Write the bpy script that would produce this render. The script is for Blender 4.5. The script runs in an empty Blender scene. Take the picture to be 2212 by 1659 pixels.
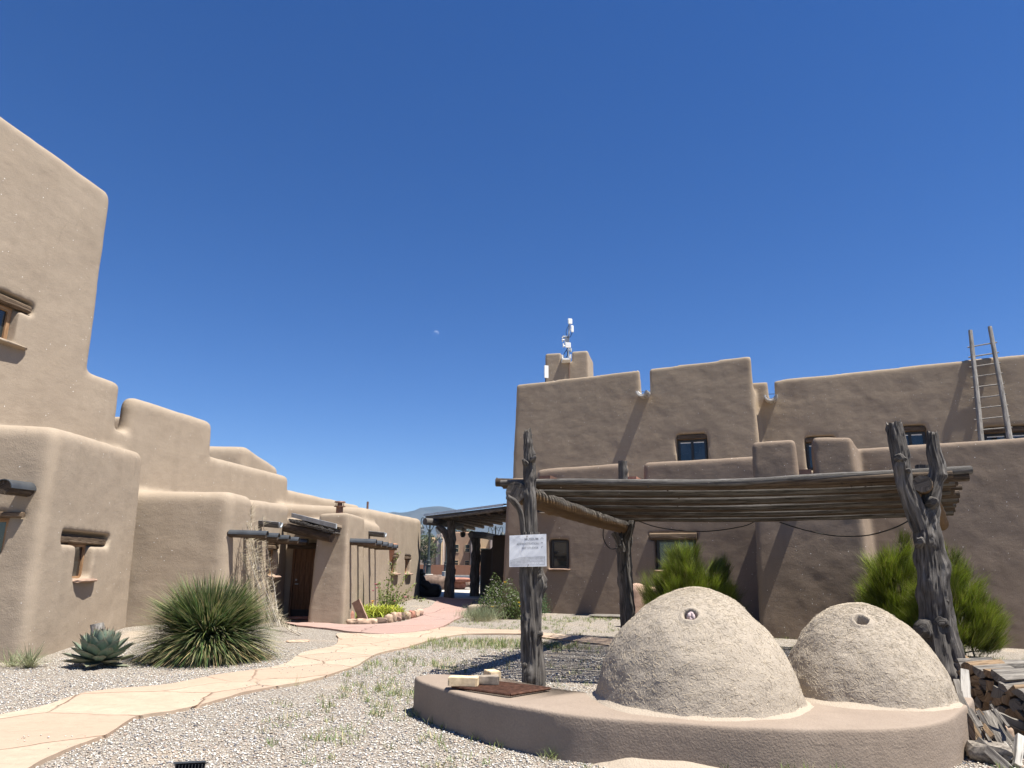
import bpy, bmesh, math, random
import numpy as np
from mathutils import Vector, Matrix, noise as mnoise
R = math.radians
rnd = random.Random(7)
nr = np.random.default_rng(11)
scene = bpy.context.scene
col = scene.collection

# ------------------------------------------------------------------ camera, sky, sun
FPX, CX, CY = 1535.0, 1106.0, 829.5            # focal length in pixels of a 2212-wide picture
EYE = 1.6
PITCH = math.atan(392 / 1535.0)
ROLL = 0.0105
camd = bpy.data.cameras.new('camera')
cam = bpy.data.objects.new('camera', camd); col.objects.link(cam)
camd.sensor_width = 36.0
camd.lens = 36.0 * FPX / 2212.0
camd.clip_start = 0.05
camd.clip_end = 60000
cam.matrix_world = (Matrix.Translation((0, 0, EYE)) @ Matrix.Rotation(math.pi / 2 + PITCH, 4, 'X')
                    @ Matrix.Rotation(ROLL, 4, 'Z'))
scene.camera = cam
SUN_AZ, SUN_EL = 63.0, 67.0                    # azimuth measured from straight behind the camera towards the right
world = bpy.data.worlds.new('World'); scene.world = world
world.use_nodes = True
wn = world.node_tree.nodes; wl = world.node_tree.links
wn.clear()
sky = wn.new('ShaderNodeTexSky'); sky.sky_type = 'NISHITA'; sky.sun_disc = False
sky.sun_elevation = R(SUN_EL)
sdir = Vector((math.sin(R(SUN_AZ)) * math.cos(R(SUN_EL)), -math.cos(R(SUN_AZ)) * math.cos(R(SUN_EL)), math.sin(R(SUN_EL))))
sky.sun_rotation = math.atan2(sdir.x, sdir.y)
sky.altitude = 2000; sky.air_density = 1.0; sky.dust_density = 0.3; sky.ozone_density = 3.0
hsv = wn.new('ShaderNodeHueSaturation'); hsv.inputs['Saturation'].default_value = 1.3
hsv.inputs['Hue'].default_value = 0.5115
bgn = wn.new('ShaderNodeBackground'); bgn.inputs['Strength'].default_value = 0.062
won = wn.new('ShaderNodeOutputWorld')
wl.new(sky.outputs[0], hsv.inputs['Color']); wl.new(hsv.outputs[0], bgn.inputs['Color']); wl.new(bgn.outputs[0], won.inputs['Surface'])
sund = bpy.data.lights.new('sun', 'SUN'); sund.energy = 5.0; sund.angle = R(0.53); sund.color = (1.0, 0.955, 0.88)
sun = bpy.data.objects.new('sun', sund); col.objects.link(sun)
sun.rotation_euler = (-sdir).to_track_quat('-Z', 'Y').to_euler()
vs = scene.view_settings
scene.display_settings.display_device = 'sRGB'
vs.view_transform = 'Standard'; vs.look = 'None'; vs.exposure = 1.12; vs.gamma = 1.0; vs.use_curve_mapping = False
scene.cycles.max_bounces = 6

# ------------------------------------------------------------------ sight lines of the photograph -> real points
def ray(x, y):
    dx, dv = x - CX, CY - y
    c, s = math.cos(ROLL), math.sin(ROLL)
    ux, uv = dx * c - dv * s, dx * s + dv * c
    cp, sp = math.cos(PITCH), math.sin(PITCH)
    return Vector((ux, FPX * cp - uv * sp, FPX * sp + uv * cp))
O = Vector((0, 0, EYE))
def gp(x, y, z=0.0):
    r = ray(x, y); return O + r * ((z - EYE) / r.z)
def at(x, y, Y):
    r = ray(x, y); return O + r * (Y / r.y)
class Wall:
    """a battered wall plane: foot point, direction along it (degrees from +X), outward normal on the viewer's side"""
    def __init__(s, p0, ang, batter=0.03, flip=False):
        s.p = Vector((p0[0], p0[1], 0)); a = R(ang)
        s.d = Vector((math.cos(a), math.sin(a), 0)); s.n = Vector((s.d.y, -s.d.x, 0))
        if flip: s.n = -s.n
        s.b = batter
    def hit(s, x, y):
        r = ray(x, y)
        k = s.n.dot(O - s.p) + s.b * O.z
        return O + r * (-k / (s.n.dot(r) + s.b * r.z))
    def t(s, x, y): return s.d.dot(s.hit(x, y) - s.p)
    def pt(s, t, z, out=0.0): return s.p + s.d * t + s.n * (out - s.b * z) + Vector((0, 0, z))
    def foot(s, t, out=0.0): v = s.p + s.d * t + s.n * out; return (v.x, v.y)
    def rect(s, x0, y0, x1, y1):
        a, b = s.hit(x0, (y0 + y1) / 2), s.hit(x1, (y0 + y1) / 2)
        c, d = s.hit((x0 + x1) / 2, y0), s.hit((x0 + x1) / 2, y1)
        ts = sorted((s.d.dot(a - s.p), s.d.dot(b - s.p)))
        return ts[0], ts[1], d.z, c.z
def gh(x, y):
    """height of the ground: nearly level, banked up a little against the left building and the far wall"""
    g = lambda cx, cy, sx, sy, h: h * math.exp(-((x - cx) / sx) ** 2 - ((y - cy) / sy) ** 2)
    h = g(-7.6, 17.0, 1.7, 1.6, 0.20) + g(-8.3, 14.5, 1.2, 2.5, 0.06)
    h += 0.015 * mnoise.noise(Vector((x * 0.7, y * 0.7, 0))) if abs(x) < 60 and y < 80 else 0
    h += g(11.5, 17.0, 3.5, 2.6, -0.2) + g(-3.6, 31, 0.8, 5, 0.12) + g(2.05, 6.0, 0.75, 0.32, 0.09)
    return h

# ------------------------------------------------------------------ mesh helpers
def tag(o, label=None, cat=None, group=None, kind=None):
    if label: o['label'] = label
    if cat: o['category'] = cat
    if group: o['group'] = group
    if kind: o['kind'] = kind
    return o
def link(o, parent=None):
    col.objects.link(o)
    if parent is not None:
        o.parent = parent
        if parent.parent is None: o.matrix_parent_inverse = Matrix.Translation(-parent.location)
    return o
def empty(name, loc, label, cat, group=None):
    o = bpy.data.objects.new(name, None); o.location = loc; o.empty_display_size = 0.2
    link(o); return tag(o, label, cat, group)
class MB:
    def __init__(s): s.v = []; s.f = []; s.uv = []; s.c = []
    def add(s, verts, faces, uvs=None, colr=None):
        n = len(s.v); s.v += [tuple(v) for v in verts]
        s.f += [tuple(i + n for i in f) for f in faces]
        if uvs is None: uvs = [(v[0] * 0.7 + v[1] * 0.7, v[2]) for v in verts]
        s.uv += uvs
        s.c += [colr or (1, 1, 1)] * len(verts)
        return s
    def box(s, c, size, rot=None, taper=1.0, colr=None):
        hx, hy, hz = size[0] / 2, size[1] / 2, size[2] / 2
        vs_ = [Vector((sx * hx * (taper if sz > 0 else 1), sy * hy * (taper if sz > 0 else 1), sz * hz)) for sz in (-1, 1) for sy in (-1, 1) for sx in (-1, 1)]
        M = rot if rot is not None else Matrix.Identity(3)
        if not isinstance(M, Matrix): M = Matrix.Rotation(M, 3, 'Z')
        c = Vector(c)
        L = max(range(3), key=lambda i: size[i])
        o_ = [i for i in range(3) if i != L]
        uv = [(v[o_[0]] + v[o_[1]], v[L]) for v in vs_]
        return s.add([M @ v + c for v in vs_], [(0, 2, 3, 1), (4, 5, 7, 6), (0, 1, 5, 4), (2, 6, 7, 3), (0, 4, 6, 2), (1, 3, 7, 5)], uv, colr)
    def quadstrip(s, *a): pass
    def tube(s, pts, rad, sides=8, cap=True, rough=0.0, seed=0, colr=None, flat=None):
        pts = [Vector(p) for p in pts]; n = len(pts)
        if not hasattr(rad, '__len__'): rad = [rad] * n
        up = Vector((0, 0, 1)); vs_ = []; uv = []; L = 0
        t0 = (pts[1] - pts[0]).normalized()
        if abs(t0.dot(up)) > 0.9: up = Vector((1, 0, 0))
        a = t0.cross(up).normalized()
        for i, p in enumerate(pts):
            t = (pts[min(i + 1, n - 1)] - pts[max(i - 1, 0)]).normalized()
            a = (a - t * a.dot(t)).normalized(); b = t.cross(a)
            if i: L += (p - pts[i - 1]).length
            for k in range(sides):
                th = 2 * math.pi * k / sides
                q = Vector((math.cos(th) * 1.3, math.sin(th) * 1.3, L * 1.1 + seed * 9.7))
                r = rad[i] * (1 + rough * (mnoise.noise(q) + 0.5 * mnoise.noise(q * 2.7))) if rough else rad[i]
                if flat: r *= flat(th)
                vs_.append(p + (a * math.cos(th) + b * math.sin(th)) * r)
                uv.append((k / sides * 2 * math.pi * rad[i] + seed * 0.37, L + seed * 3.1))
        fs = [(i * sides + k, i * sides + (k + 1) % sides, (i + 1) * sides + (k + 1) % sides, (i + 1) * sides + k) for i in range(n - 1) for k in range(sides)]
        if cap:
            fs.append(tuple(range(sides - 1, -1, -1))); fs.append(tuple((n - 1) * sides + k for k in range(sides)))
        return s.add(vs_, fs, uv, colr)
    def build(s, name, m, parent=None, smooth=True, sharp=35):
        me = bpy.data.meshes.new(name); me.from_pydata(s.v, [], s.f); me.update()
        uvl = me.uv_layers.new(name='UVMap')
        li = np.empty(len(me.loops), dtype=np.int32); me.loops.foreach_get('vertex_index', li)
        uvl.data.foreach_set('uv', np.array(s.uv, dtype=np.float32)[li].ravel())
        ca = me.color_attributes.new('Col', 'FLOAT_COLOR', 'POINT')
        c4 = np.ones((len(s.v), 4), dtype=np.float32); c4[:, :3] = np.array(s.c, dtype=np.float32)
        ca.data.foreach_set('color', c4.ravel())
        fin(me, smooth, sharp)
        me.materials.append(m)
        return link(bpy.data.objects.new(name, me), parent)
def fin(me, smooth=True, sharp=35):
    if smooth:
        me.polygons.foreach_set('use_smooth', [True] * len(me.polygons))
        if sharp: me.set_sharp_from_angle(angle=R(sharp))
    me.update()
def raw(name, V, F, m, parent=None, C=None, smooth=True):
    """big numpy meshes (blades, pebbles): F is an (n,k) array of equal-sized faces"""
    me = bpy.data.meshes.new(name)
    V = np.asarray(V, dtype=np.float32); F = np.asarray(F, dtype=np.int32); k = F.shape[1]
    me.vertices.add(len(V)); me.vertices.foreach_set('co', V.ravel())
    me.loops.add(F.size); me.loops.foreach_set('vertex_index', F.ravel())
    me.polygons.add(len(F)); me.polygons.foreach_set('loop_start', np.arange(0, F.size, k, dtype=np.int32))
    me.update(calc_edges=True); me.validate()
    if C is not None:
        ca = me.color_attributes.new('Col', 'FLOAT_COLOR', 'POINT')
        c4 = np.ones((len(V), 4), dtype=np.float32); c4[:, :3] = C
        ca.data.foreach_set('color', c4.ravel())
    if smooth: me.polygons.foreach_set('use_smooth', [True] * len(me.polygons))
    me.materials.append(m)
    return link(bpy.data.objects.new(name, me), parent)
def spline(pts, n):
    pts = [Vector(p) for p in pts]; out = []
    P_ = [pts[0] * 2 - pts[1]] + pts + [pts[-1] * 2 - pts[-2]]
    seg = len(pts) - 1
    for i in range(n):
        u = i / (n - 1) * seg; k = min(int(u), seg - 1); t = u - k
        a, b, c, d = P_[k:k + 4]
        out.append(0.5 * ((2 * b) + (c - a) * t + (2 * a - 5 * b + 4 * c - d) * t * t + (3 * b - a - 3 * c + d) * t ** 3))
    return out
def gnarl(mb, pts, rads, sides=22, per_m=26, seed=0, ridge=0.13, knots=0, jag=0.0):
    """a weathered trunk: ridges that twist along it, swellings and knots"""
    pts = [Vector(p) for p in pts]
    L = sum((pts[i + 1] - pts[i]).length for i in range(len(pts) - 1))
    n = max(6, int(L * per_m)); c = spline(pts, n)
    rr = np.interp(np.linspace(0, 1, n), np.linspace(0, 1, len(rads)), rads)
    rg = random.Random(seed)
    kn = [(rg.uniform(0.06, 0.94), rg.uniform(0, 6.283), rg.uniform(0.16, 0.34), rg.uniform(0.05, 0.085)) for _ in range(knots)]
    up = Vector((1, 0, 0)) if abs((c[1] - c[0]).normalized().z) > 0.7 else Vector((0, 0, 1))
    a = (c[1] - c[0]).normalized().cross(up).normalized()
    vs_, uv = [], []
    for i, p in enumerate(c):
        t = (c[min(i + 1, n - 1)] - c[max(i - 1, 0)]).normalized()
        a = (a - t * a.dot(t)).normalized(); b = t.cross(a); l = i / (n - 1) * L
        for k in range(sides):
            th = 2 * math.pi * k / sides
            tw = th + l * 0.5 + seed
            q = Vector((math.cos(tw) * 2.2, math.sin(tw) * 2.2, l * 0.9 + seed * 13.1))
            q2 = Vector((math.cos(th) * 1.0, math.sin(th) * 1.0, l * 2.0 + seed * 5.3))
            q3 = Vector((math.cos(tw) * 5.5, math.sin(tw) * 5.5, l * 2.2 + seed * 3.3))
            q4 = Vector((math.cos(tw) * 4.0 + 7, math.sin(tw) * 4.0, l * 0.75 + seed * 4.1))
            gr = max(0.0, 1 - abs(mnoise.noise(q4)) * 7)
            r = rr[i] * (1 + ridge * (abs(mnoise.noise(q)) * -1.9 + 0.4) + ridge * 1.1 * mnoise.noise(q2) - ridge * 0.8 * abs(mnoise.noise(q3)) - ridge * 0.75 * gr)
            for (kt, ka, kh, kw) in kn:
                dl = (l - kt * L) / (rr[i] * 0.9); da = (th - ka + math.pi) % (2 * math.pi) - math.pi
                d2 = (dl * dl + (da * 1.1) ** 2)
                if d2 < 2.5: r += rr[i] * (kh * 1.5) * (math.exp(-d2 * 3.2) - 0.75 * math.exp(-d2 * 18))
            off = t * (jag * mnoise.noise(Vector((math.cos(th) * 2, math.sin(th) * 2, seed))) if i == n - 1 else 0)
            vs_.append(p + (a * math.cos(th) + b * math.sin(th)) * r + off)
            uv.append((k / sides * 2 * math.pi * rr[i], l + seed * 2.3))
    fs = [(i * sides + k, i * sides + (k + 1) % sides, (i + 1) * sides + (k + 1) % sides, (i + 1) * sides + k) for i in range(n - 1) for k in range(sides)]
    fs.append(tuple(range(sides - 1, -1, -1))); fs.append(tuple((n - 1) * sides + k for k in range(sides)))
    mb.add(vs_, fs, uv); return mb
def rock(mb, c, size, seed=0, rotz=0.0, amp=0.22, sub=2, colr=None):
    bm = bmesh.new(); bmesh.ops.create_icosphere(bm, subdivisions=sub, radius=1.0)
    Mz = Matrix.Rotation(rotz, 3, 'Z'); vs_ = []
    for v in bm.verts:
        p = v.co.copy()
        m_ = max(abs(p.x), abs(p.y), abs(p.z)); p = p.lerp(p / m_, 0.55)          # boxy
        p *= 1 + amp * mnoise.noise(p * 1.3 + Vector((seed * 7.1, seed, 0))) + amp * 0.5 * mnoise.noise(p * 3.1 + Vector((seed, 0, seed * 3)))
        p = Vector((p.x * size[0] / 2, p.y * size[1] / 2, p.z * size[2] / 2))
        vs_.append(Mz @ p + Vector(c))
    fs = [tuple(v.index for v in f.verts) for f in bm.faces]; bm.free()
    mb.add(vs_, fs, None, colr); return mb

# ------------------------------------------------------------------ materials
class Mat:
    def __init__(s, name, rough=0.9, spec=0.25):
        s.m = bpy.data.materials.new(name); s.m.use_nodes = True; s.nt = s.m.node_tree
        s.b = s.nt.nodes['Principled BSDF']; s.out = s.nt.nodes['Material Output']
        s.b.inputs['Roughness'].default_value = rough; s.b.inputs['Specular IOR Level'].default_value = spec
        s.tc = s.nt.nodes.new('ShaderNodeTexCoord')
    def n(s, t, **kw):
        x = s.nt.nodes.new(t)
        for k, v in kw.items(): setattr(x, k, v)
        return x
    def l(s, a, b): s.nt.links.new(a, b)
    def vec(s, scale=(1, 1, 1), src='Object', rot=(0, 0, 0)):
        mp = s.n('ShaderNodeMapping'); mp.inputs['Scale'].default_value = scale; mp.inputs['Rotation'].default_value = rot
        s.l(s.tc.outputs[src], mp.inputs['Vector']); return mp.outputs[0]
    def noise(s, v, scale, detail=4, rough=0.55, dist=0.0):
        x = s.n('ShaderNodeTexNoise'); x.inputs['Scale'].default_value = scale; x.inputs['Detail'].default_value = detail
        x.inputs['Roughness'].default_value = rough; x.inputs['Distortion'].default_value = dist
        s.l(v, x.inputs['Vector']); return x.outputs['Fac']
    def voro(s, v, scale, feature='F1', out='Distance', rand=1.0):
        x = s.n('ShaderNodeTexVoronoi', feature=feature); x.inputs['Scale'].default_value = scale; x.inputs['Randomness'].default_value = rand
        s.l(v, x.inputs['Vector']); return x.outputs[out]
    def ramp(s, f, stops, interp='LINEAR'):
        x = s.n('ShaderNodeValToRGB'); cr = x.color_ramp; cr.interpolation = interp
        while len(cr.elements) < len(stops): cr.elements.new(0.5)
        for e, (p, c) in zip(cr.elements, stops):
            e.position = p; e.color = (c, c, c, 1) if not hasattr(c, '__len__') else (*c, 1)
        s.l(f, x.inputs[0]); return x.outputs[0]
    def mix(s, f, a, b, mode='MIX'):
        x = s.n('ShaderNodeMix', data_type='RGBA', blend_type=mode)
        for sock, val in ((x.inputs[0], f), (x.inputs[6], a), (x.inputs[7], b)):
            if isinstance(val, bpy.types.NodeSocket): s.l(val, sock)
            elif hasattr(val, '__len__'): sock.default_value = (*val, 1)
            else: sock.default_value = val
        return x.outputs[2]
    def math(s, op, a, b=0.0):
        x = s.n('ShaderNodeMath', operation=op)
        for sock, val in ((x.inputs[0], a), (x.inputs[1], b)):
            if isinstance(val, bpy.types.NodeSocket): s.l(val, sock)
            else: sock.default_value = val
        return x.outputs[0]
    def bump(s, h, strength=0.5, dist=0.02, prev=None):
        x = s.n('ShaderNodeBump'); x.inputs['Strength'].default_value = strength; x.inputs['Distance'].default_value = dist
        s.l(h, x.inputs['Height'])
        if prev is not None: s.l(prev, x.inputs['Normal'])
        return x.outputs[0]
    def done(s, color=None, normal=None, rough=None):
        if color is not None:
            if isinstance(color, bpy.types.NodeSocket): s.l(color, s.b.inputs['Base Color'])
            else: s.b.inputs['Base Color'].default_value = (*color, 1)
        if normal is not None: s.l(normal, s.b.inputs['Normal'])
        if rough is not None: s.l(rough, s.b.inputs['Roughness'])
        return s.m

def stucco(name, c1, c2, speck=0.5, grain=1.0, speckc=(0.85, 0.82, 0.76)):
    m = Mat(name, 0.95, 0.15); v = m.vec()
    big = m.noise(v, 0.9, 5, 0.6); mid = m.noise(v, 5.0, 4, 0.6); fine = m.noise(v, 55, 3, 0.6)
    c = m.mix(m.ramp(big, [(0.32, 0), (0.68, 1)]), c1, c2)
    c = m.mix(m.ramp(mid, [(0.3, 0.0), (0.75, 0.3)]), c, tuple(x * 0.86 for x in c1))
    c = m.mix(m.ramp(fine, [(0.35, 0.35), (0.7, 0)]), c, tuple(x * 0.72 for x in c1))
    stk = m.noise(m.vec((2.4, 2.4, 0.14)), 1.0, 4, 0.6)
    c = m.mix(m.ramp(stk, [(0.5, 0), (0.68, 0.32)]), c, tuple(x * 0.78 for x in c1))
    d = m.voro(v, 13.0); rc = m.voro(v, 13.0, out='Color')
    sep = m.n('ShaderNodeSeparateColor'); m.l(rc, sep.inputs[0])
    gate = m.math('LESS_THAN', d, m.math('MULTIPLY', m.math('GREATER_THAN', sep.outputs[0], 1 - speck * 0.55), m.math('MULTIPLY', sep.outputs[1], 0.135)))
    w = m.n('ShaderNodeTexNoise'); w.inputs['Scale'].default_value = 1.1; w.inputs['Detail'].default_value = 6; m.l(v, w.inputs['Vector'])
    vv = m.n('ShaderNodeVectorMath', operation='ADD'); m.l(v, vv.inputs[0]); m.l(w.outputs['Color'], vv.inputs[1])
    ck = m.math('MULTIPLY', m.ramp(m.voro(vv.outputs[0], 0.42, 'DISTANCE_TO_EDGE'), [(0.0, 1), (0.006, 0)]), m.ramp(m.noise(v, 0.6, 2), [(0.5, 0), (0.6, 0.3)]))
    c = m.mix(ck, c, tuple(x * 0.5 for x in c1))
    c = m.mix(m.math('MULTIPLY', gate, 0.9), c, speckc)
    nb = m.bump(m.noise(m.vec((1, 1, 2.2)), 1.6, 3), 0.13, 0.08)
    nb = m.bump(m.noise(v, 9, 3, 0.6), 0.16 * grain, 0.03, nb)
    nb = m.bump(fine, 0.5 * grain, 0.010, nb)
    return m.done(c, nb)
M = {}
M['adobe'] = stucco('adobe_stucco', (0.322, 0.259, 0.193), (0.355, 0.289, 0.219), 0.42)
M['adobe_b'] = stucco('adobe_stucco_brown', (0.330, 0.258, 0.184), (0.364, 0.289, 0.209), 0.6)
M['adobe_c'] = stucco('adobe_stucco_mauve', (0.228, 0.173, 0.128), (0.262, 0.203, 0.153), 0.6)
M['adobe_shade'] = stucco('porch_shade_stucco', (0.075, 0.056, 0.042), (0.095, 0.072, 0.055), 0.0, 0.5)  # near-black base paints the porch roof's shade onto the stepped wall
M['plinth'] = stucco('pink_stucco', (0.258, 0.203, 0.158), (0.31, 0.25, 0.198), 0.0, 1.1)
M['farpink'] = stucco('far_stucco', (0.36, 0.235, 0.155), (0.42, 0.28, 0.19), 0.0, 0.3)
M['fargrey'] = stucco('far_stucco_grey', (0.40, 0.33, 0.28), (0.46, 0.38, 0.32), 0.0, 0.3)
M['fartan'] = stucco('far_stucco_tan', (0.52, 0.39, 0.25), (0.58, 0.44, 0.28), 0.0, 0.3)
M['redwall'] = stucco('red_stucco', (0.30, 0.145, 0.085), (0.34, 0.165, 0.10), 0.0, 0.3)

def wood(name, dark, mid, light, bump=0.9, under=None, rough=0.85, fine=1.0):
    m = Mat(name, rough, 0.2); v = m.vec((11 * fine, 1.1, 1), 'UV'); v2 = m.vec((1.5, 0.6, 1), 'UV'); v3 = m.vec((34 * fine, 2.0, 1), 'UV')
    s1 = m.noise(v, 1.6, 6, 0.65, 0.6); s2 = m.noise(v2, 1.5, 4); s3 = m.noise(v3, 1.5, 3, 0.6)
    c = m.ramp(s1, [(0.30, dark), (0.5, mid), (0.72, light)])
    c = m.mix(m.ramp(s2, [(0.35, 0.0), (0.7, 0.55)]), c, tuple(x * 0.55 for x in mid))
    c = m.mix(m.ramp(s3, [(0.34, 0.75), (0.46, 0.0)]), c, tuple(x * 0.25 for x in dark))
    if under:
        g = m.n('ShaderNodeNewGeometry'); sp = m.n('ShaderNodeSeparateXYZ'); m.l(g.outputs['Normal'], sp.inputs[0])
        f = m.math('ADD', sp.outputs[2], m.math('MULTIPLY', m.math('SUBTRACT', s1, 0.5), 0.9))
        c = m.mix(m.ramp(f, [(0.0, 1), (0.25, 0)]), c, m.mix(s1, under, tuple(x * 0.45 for x in under)))
    nb = m.bump(s1, bump, 0.03); nb = m.bump(s3, bump * 0.7, 0.012, nb)
    return m.done(c, nb)
M['post'] = wood('weathered_juniper', (0.034, 0.030, 0.027), (0.105, 0.094, 0.084), (0.27, 0.25, 0.228), 1.0)
M['pole'] = wood('grey_pole_wood', (0.05, 0.045, 0.04), (0.125, 0.115, 0.105), (0.25, 0.235, 0.215), 0.8)
M['polebrown'] = wood('brown_pole_wood', (0.038, 0.027, 0.019), (0.095, 0.068, 0.047), (0.17, 0.132, 0.098), 0.9)
M['beam'] = wood('peeled_beam', (0.07, 0.06, 0.052), (0.18, 0.16, 0.14), (0.32, 0.295, 0.26), 0.6, under=(0.18, 0.108, 0.052))
M['lintel'] = wood('lintel_wood', (0.06, 0.04, 0.026), (0.155, 0.108, 0.07), (0.27, 0.20, 0.135), 0.9)
M['doorwood'] = wood('door_wood', (0.075, 0.035, 0.018), (0.17, 0.085, 0.042), (0.27, 0.15, 0.08), 0.35, rough=0.6, fine=0.7)
M['framewood'] = wood('window_wood', (0.19, 0.10, 0.05), (0.36, 0.21, 0.11), (0.46, 0.30, 0.17), 0.3)
M['ladder'] = wood('ladder_wood', (0.13, 0.12, 0.108), (0.27, 0.25, 0.225), (0.40, 0.375, 0.34), 0.6)
M['logend'] = wood('cut_end', (0.045, 0.038, 0.032), (0.13, 0.11, 0.09), (0.26, 0.22, 0.18), 0.8)
M['paintwood'] = wood('flaking_white_paint', (0.16, 0.14, 0.12), (0.50, 0.48, 0.45), (0.72, 0.71, 0.69), 0.5)
M['fire'] = wood('firewood_split', (0.12, 0.075, 0.042), (0.27, 0.185, 0.11), (0.44, 0.335, 0.22), 0.7)
M['firegrey'] = wood('firewood_grey', (0.08, 0.07, 0.06), (0.20, 0.18, 0.155), (0.36, 0.33, 0.29), 0.8)
M['firepale'] = wood('firewood_pale', (0.28, 0.255, 0.22), (0.50, 0.465, 0.41), (0.64, 0.61, 0.55), 0.5)
M['boarddark'] = wood('grey_board', (0.09, 0.08, 0.07), (0.21, 0.19, 0.165), (0.36, 0.33, 0.29), 0.6)

def plain(name, c, rough=0.7, spec=0.3, metal=0.0, var=0.15, sc=8):
    m = Mat(name, rough, spec); v = m.vec(); f = m.noise(v, sc, 4)
    m.b.inputs['Metallic'].default_value = metal
    cc = m.mix(m.ramp(f, [(0.3, 0), (0.7, 1)]), tuple(x * (1 - var) for x in c), tuple(min(1, x * (1 + var)) for x in c))
    return m.done(cc, m.bump(f, 0.15, 0.01))
M['capmetal'] = plain('grey_tin', (0.062, 0.068, 0.074), 0.42, 0.45, 0.25, 0.25, 5)
M['galv'] = plain('galvanised', (0.40, 0.43, 0.45), 0.5, 0.5, 0.2, 0.2, 4)
M['frame'] = plain('dark_frame', (0.022, 0.022, 0.022), 0.45, 0.4)
M['black'] = plain('black_paint', (0.012, 0.012, 0.013), 0.55, 0.4)
M['sculpture'] = plain('dark_bronze', (0.012, 0.011, 0.010), 0.6, 0.3)
M['white'] = plain('white_plastic', (0.80, 0.80, 0.78), 0.5, 0.4, 0, 0.04)
M['lamp'] = plain('lamp_green', (0.028, 0.036, 0.034), 0.5, 0.4)
M['lampglass'] = plain('lamp_glass', (0.38, 0.39, 0.37), 0.3, 0.5)
M['concrete'] = plain('concrete', (0.46, 0.42, 0.36), 0.9, 0.2, 0, 0.18, 3)
M['cable'] = plain('cable', (0.02, 0.019, 0.018), 0.6, 0.3)
M['rust'] = plain('rusty_iron', (0.085, 0.042, 0.028), 0.85, 0.2, 0.2, 0.5, 20)
M['brick'] = plain('firebrick', (0.60, 0.47, 0.30), 0.95, 0.1, 0, 0.25, 18)
M['brickdark'] = plain('sooted_brick', (0.24, 0.20, 0.16), 0.95, 0.1, 0, 0.4, 14)
M['flue'] = plain('brown_flue', (0.17, 0.095, 0.07), 0.6, 0.3, 0.2)
M['terracotta'] = plain('terracotta', (0.46, 0.235, 0.135), 0.85, 0.2)
M['cloth'] = plain('pink_cloth', (0.46, 0.37, 0.37), 0.9, 0.1, 0, 0.2, 40)
M['sandstone'] = plain('red_sandstone', (0.33, 0.165, 0.12), 0.95, 0.1, 0, 0.3, 5)
M['pinkrock'] = plain('pink_rock', (0.43, 0.29, 0.225), 0.95, 0.1, 0, 0.3, 6)
M['edgestone'] = plain('edging_stone', (0.40, 0.29, 0.21), 0.95, 0.1, 0, 0.4, 9)
M['speckstone'] = plain('speckled_stone', (0.20, 0.175, 0.145), 0.95, 0.1, 0, 0.6, 34)
M['sillstone'] = plain('sill_stone', (0.30, 0.205, 0.155), 0.95, 0.1, 0, 0.25, 8)
M['darkrock'] = plain('brown_rock', (0.16, 0.115, 0.09), 0.95, 0.1, 0, 0.4, 5)
def attr_mat(name, rough=0.6, trans=0.25, spec=0.3, var=0.0):
    m = Mat(name, rough, spec); a = m.n('ShaderNodeVertexColor'); a.layer_name = 'Col'
    m.l(a.outputs[0], m.b.inputs['Base Color'])
    if trans:
        t = m.n('ShaderNodeBsdfTranslucent'); m.l(a.outputs[0], t.inputs[0])
        mx = m.n('ShaderNodeMixShader'); mx.inputs[0].default_value = trans
        m.l(m.b.outputs[0], mx.inputs[1]); m.l(t.outputs[0], mx.inputs[2]); m.l(mx.outputs[0], m.out.inputs['Surface'])
    return m.m
M['leaf'] = attr_mat('foliage')
M['dry'] = attr_mat('dry_stalk', 0.8, 0.0, 0.2)
M['pebble'] = attr_mat('pebble_stone', 0.9, 0.0, 0.2)
def agave_mat():
    m = Mat('agave_skin', 0.55, 0.3); a = m.n('ShaderNodeVertexColor'); a.layer_name = 'Col'
    v = m.vec(); f = m.noise(v, 26, 4, 0.6)
    c = m.mix(m.ramp(f, [(0.35, 0), (0.75, 0.45)]), a.outputs[0], (0.20, 0.25, 0.20))
    return m.done(c, m.bump(f, 0.2, 0.01))
M['agave'] = agave_mat()
def glass():
    m = Mat('window_glass', 0.04, 0.8); v = m.vec()
    return m.done(m.mix(m.ramp(m.noise(v, 1.5, 2), [(0.4, 0), (0.6, 1)]), (0.012, 0.015, 0.016), (0.03, 0.035, 0.035)))
M['glass'] = glass()
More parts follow.
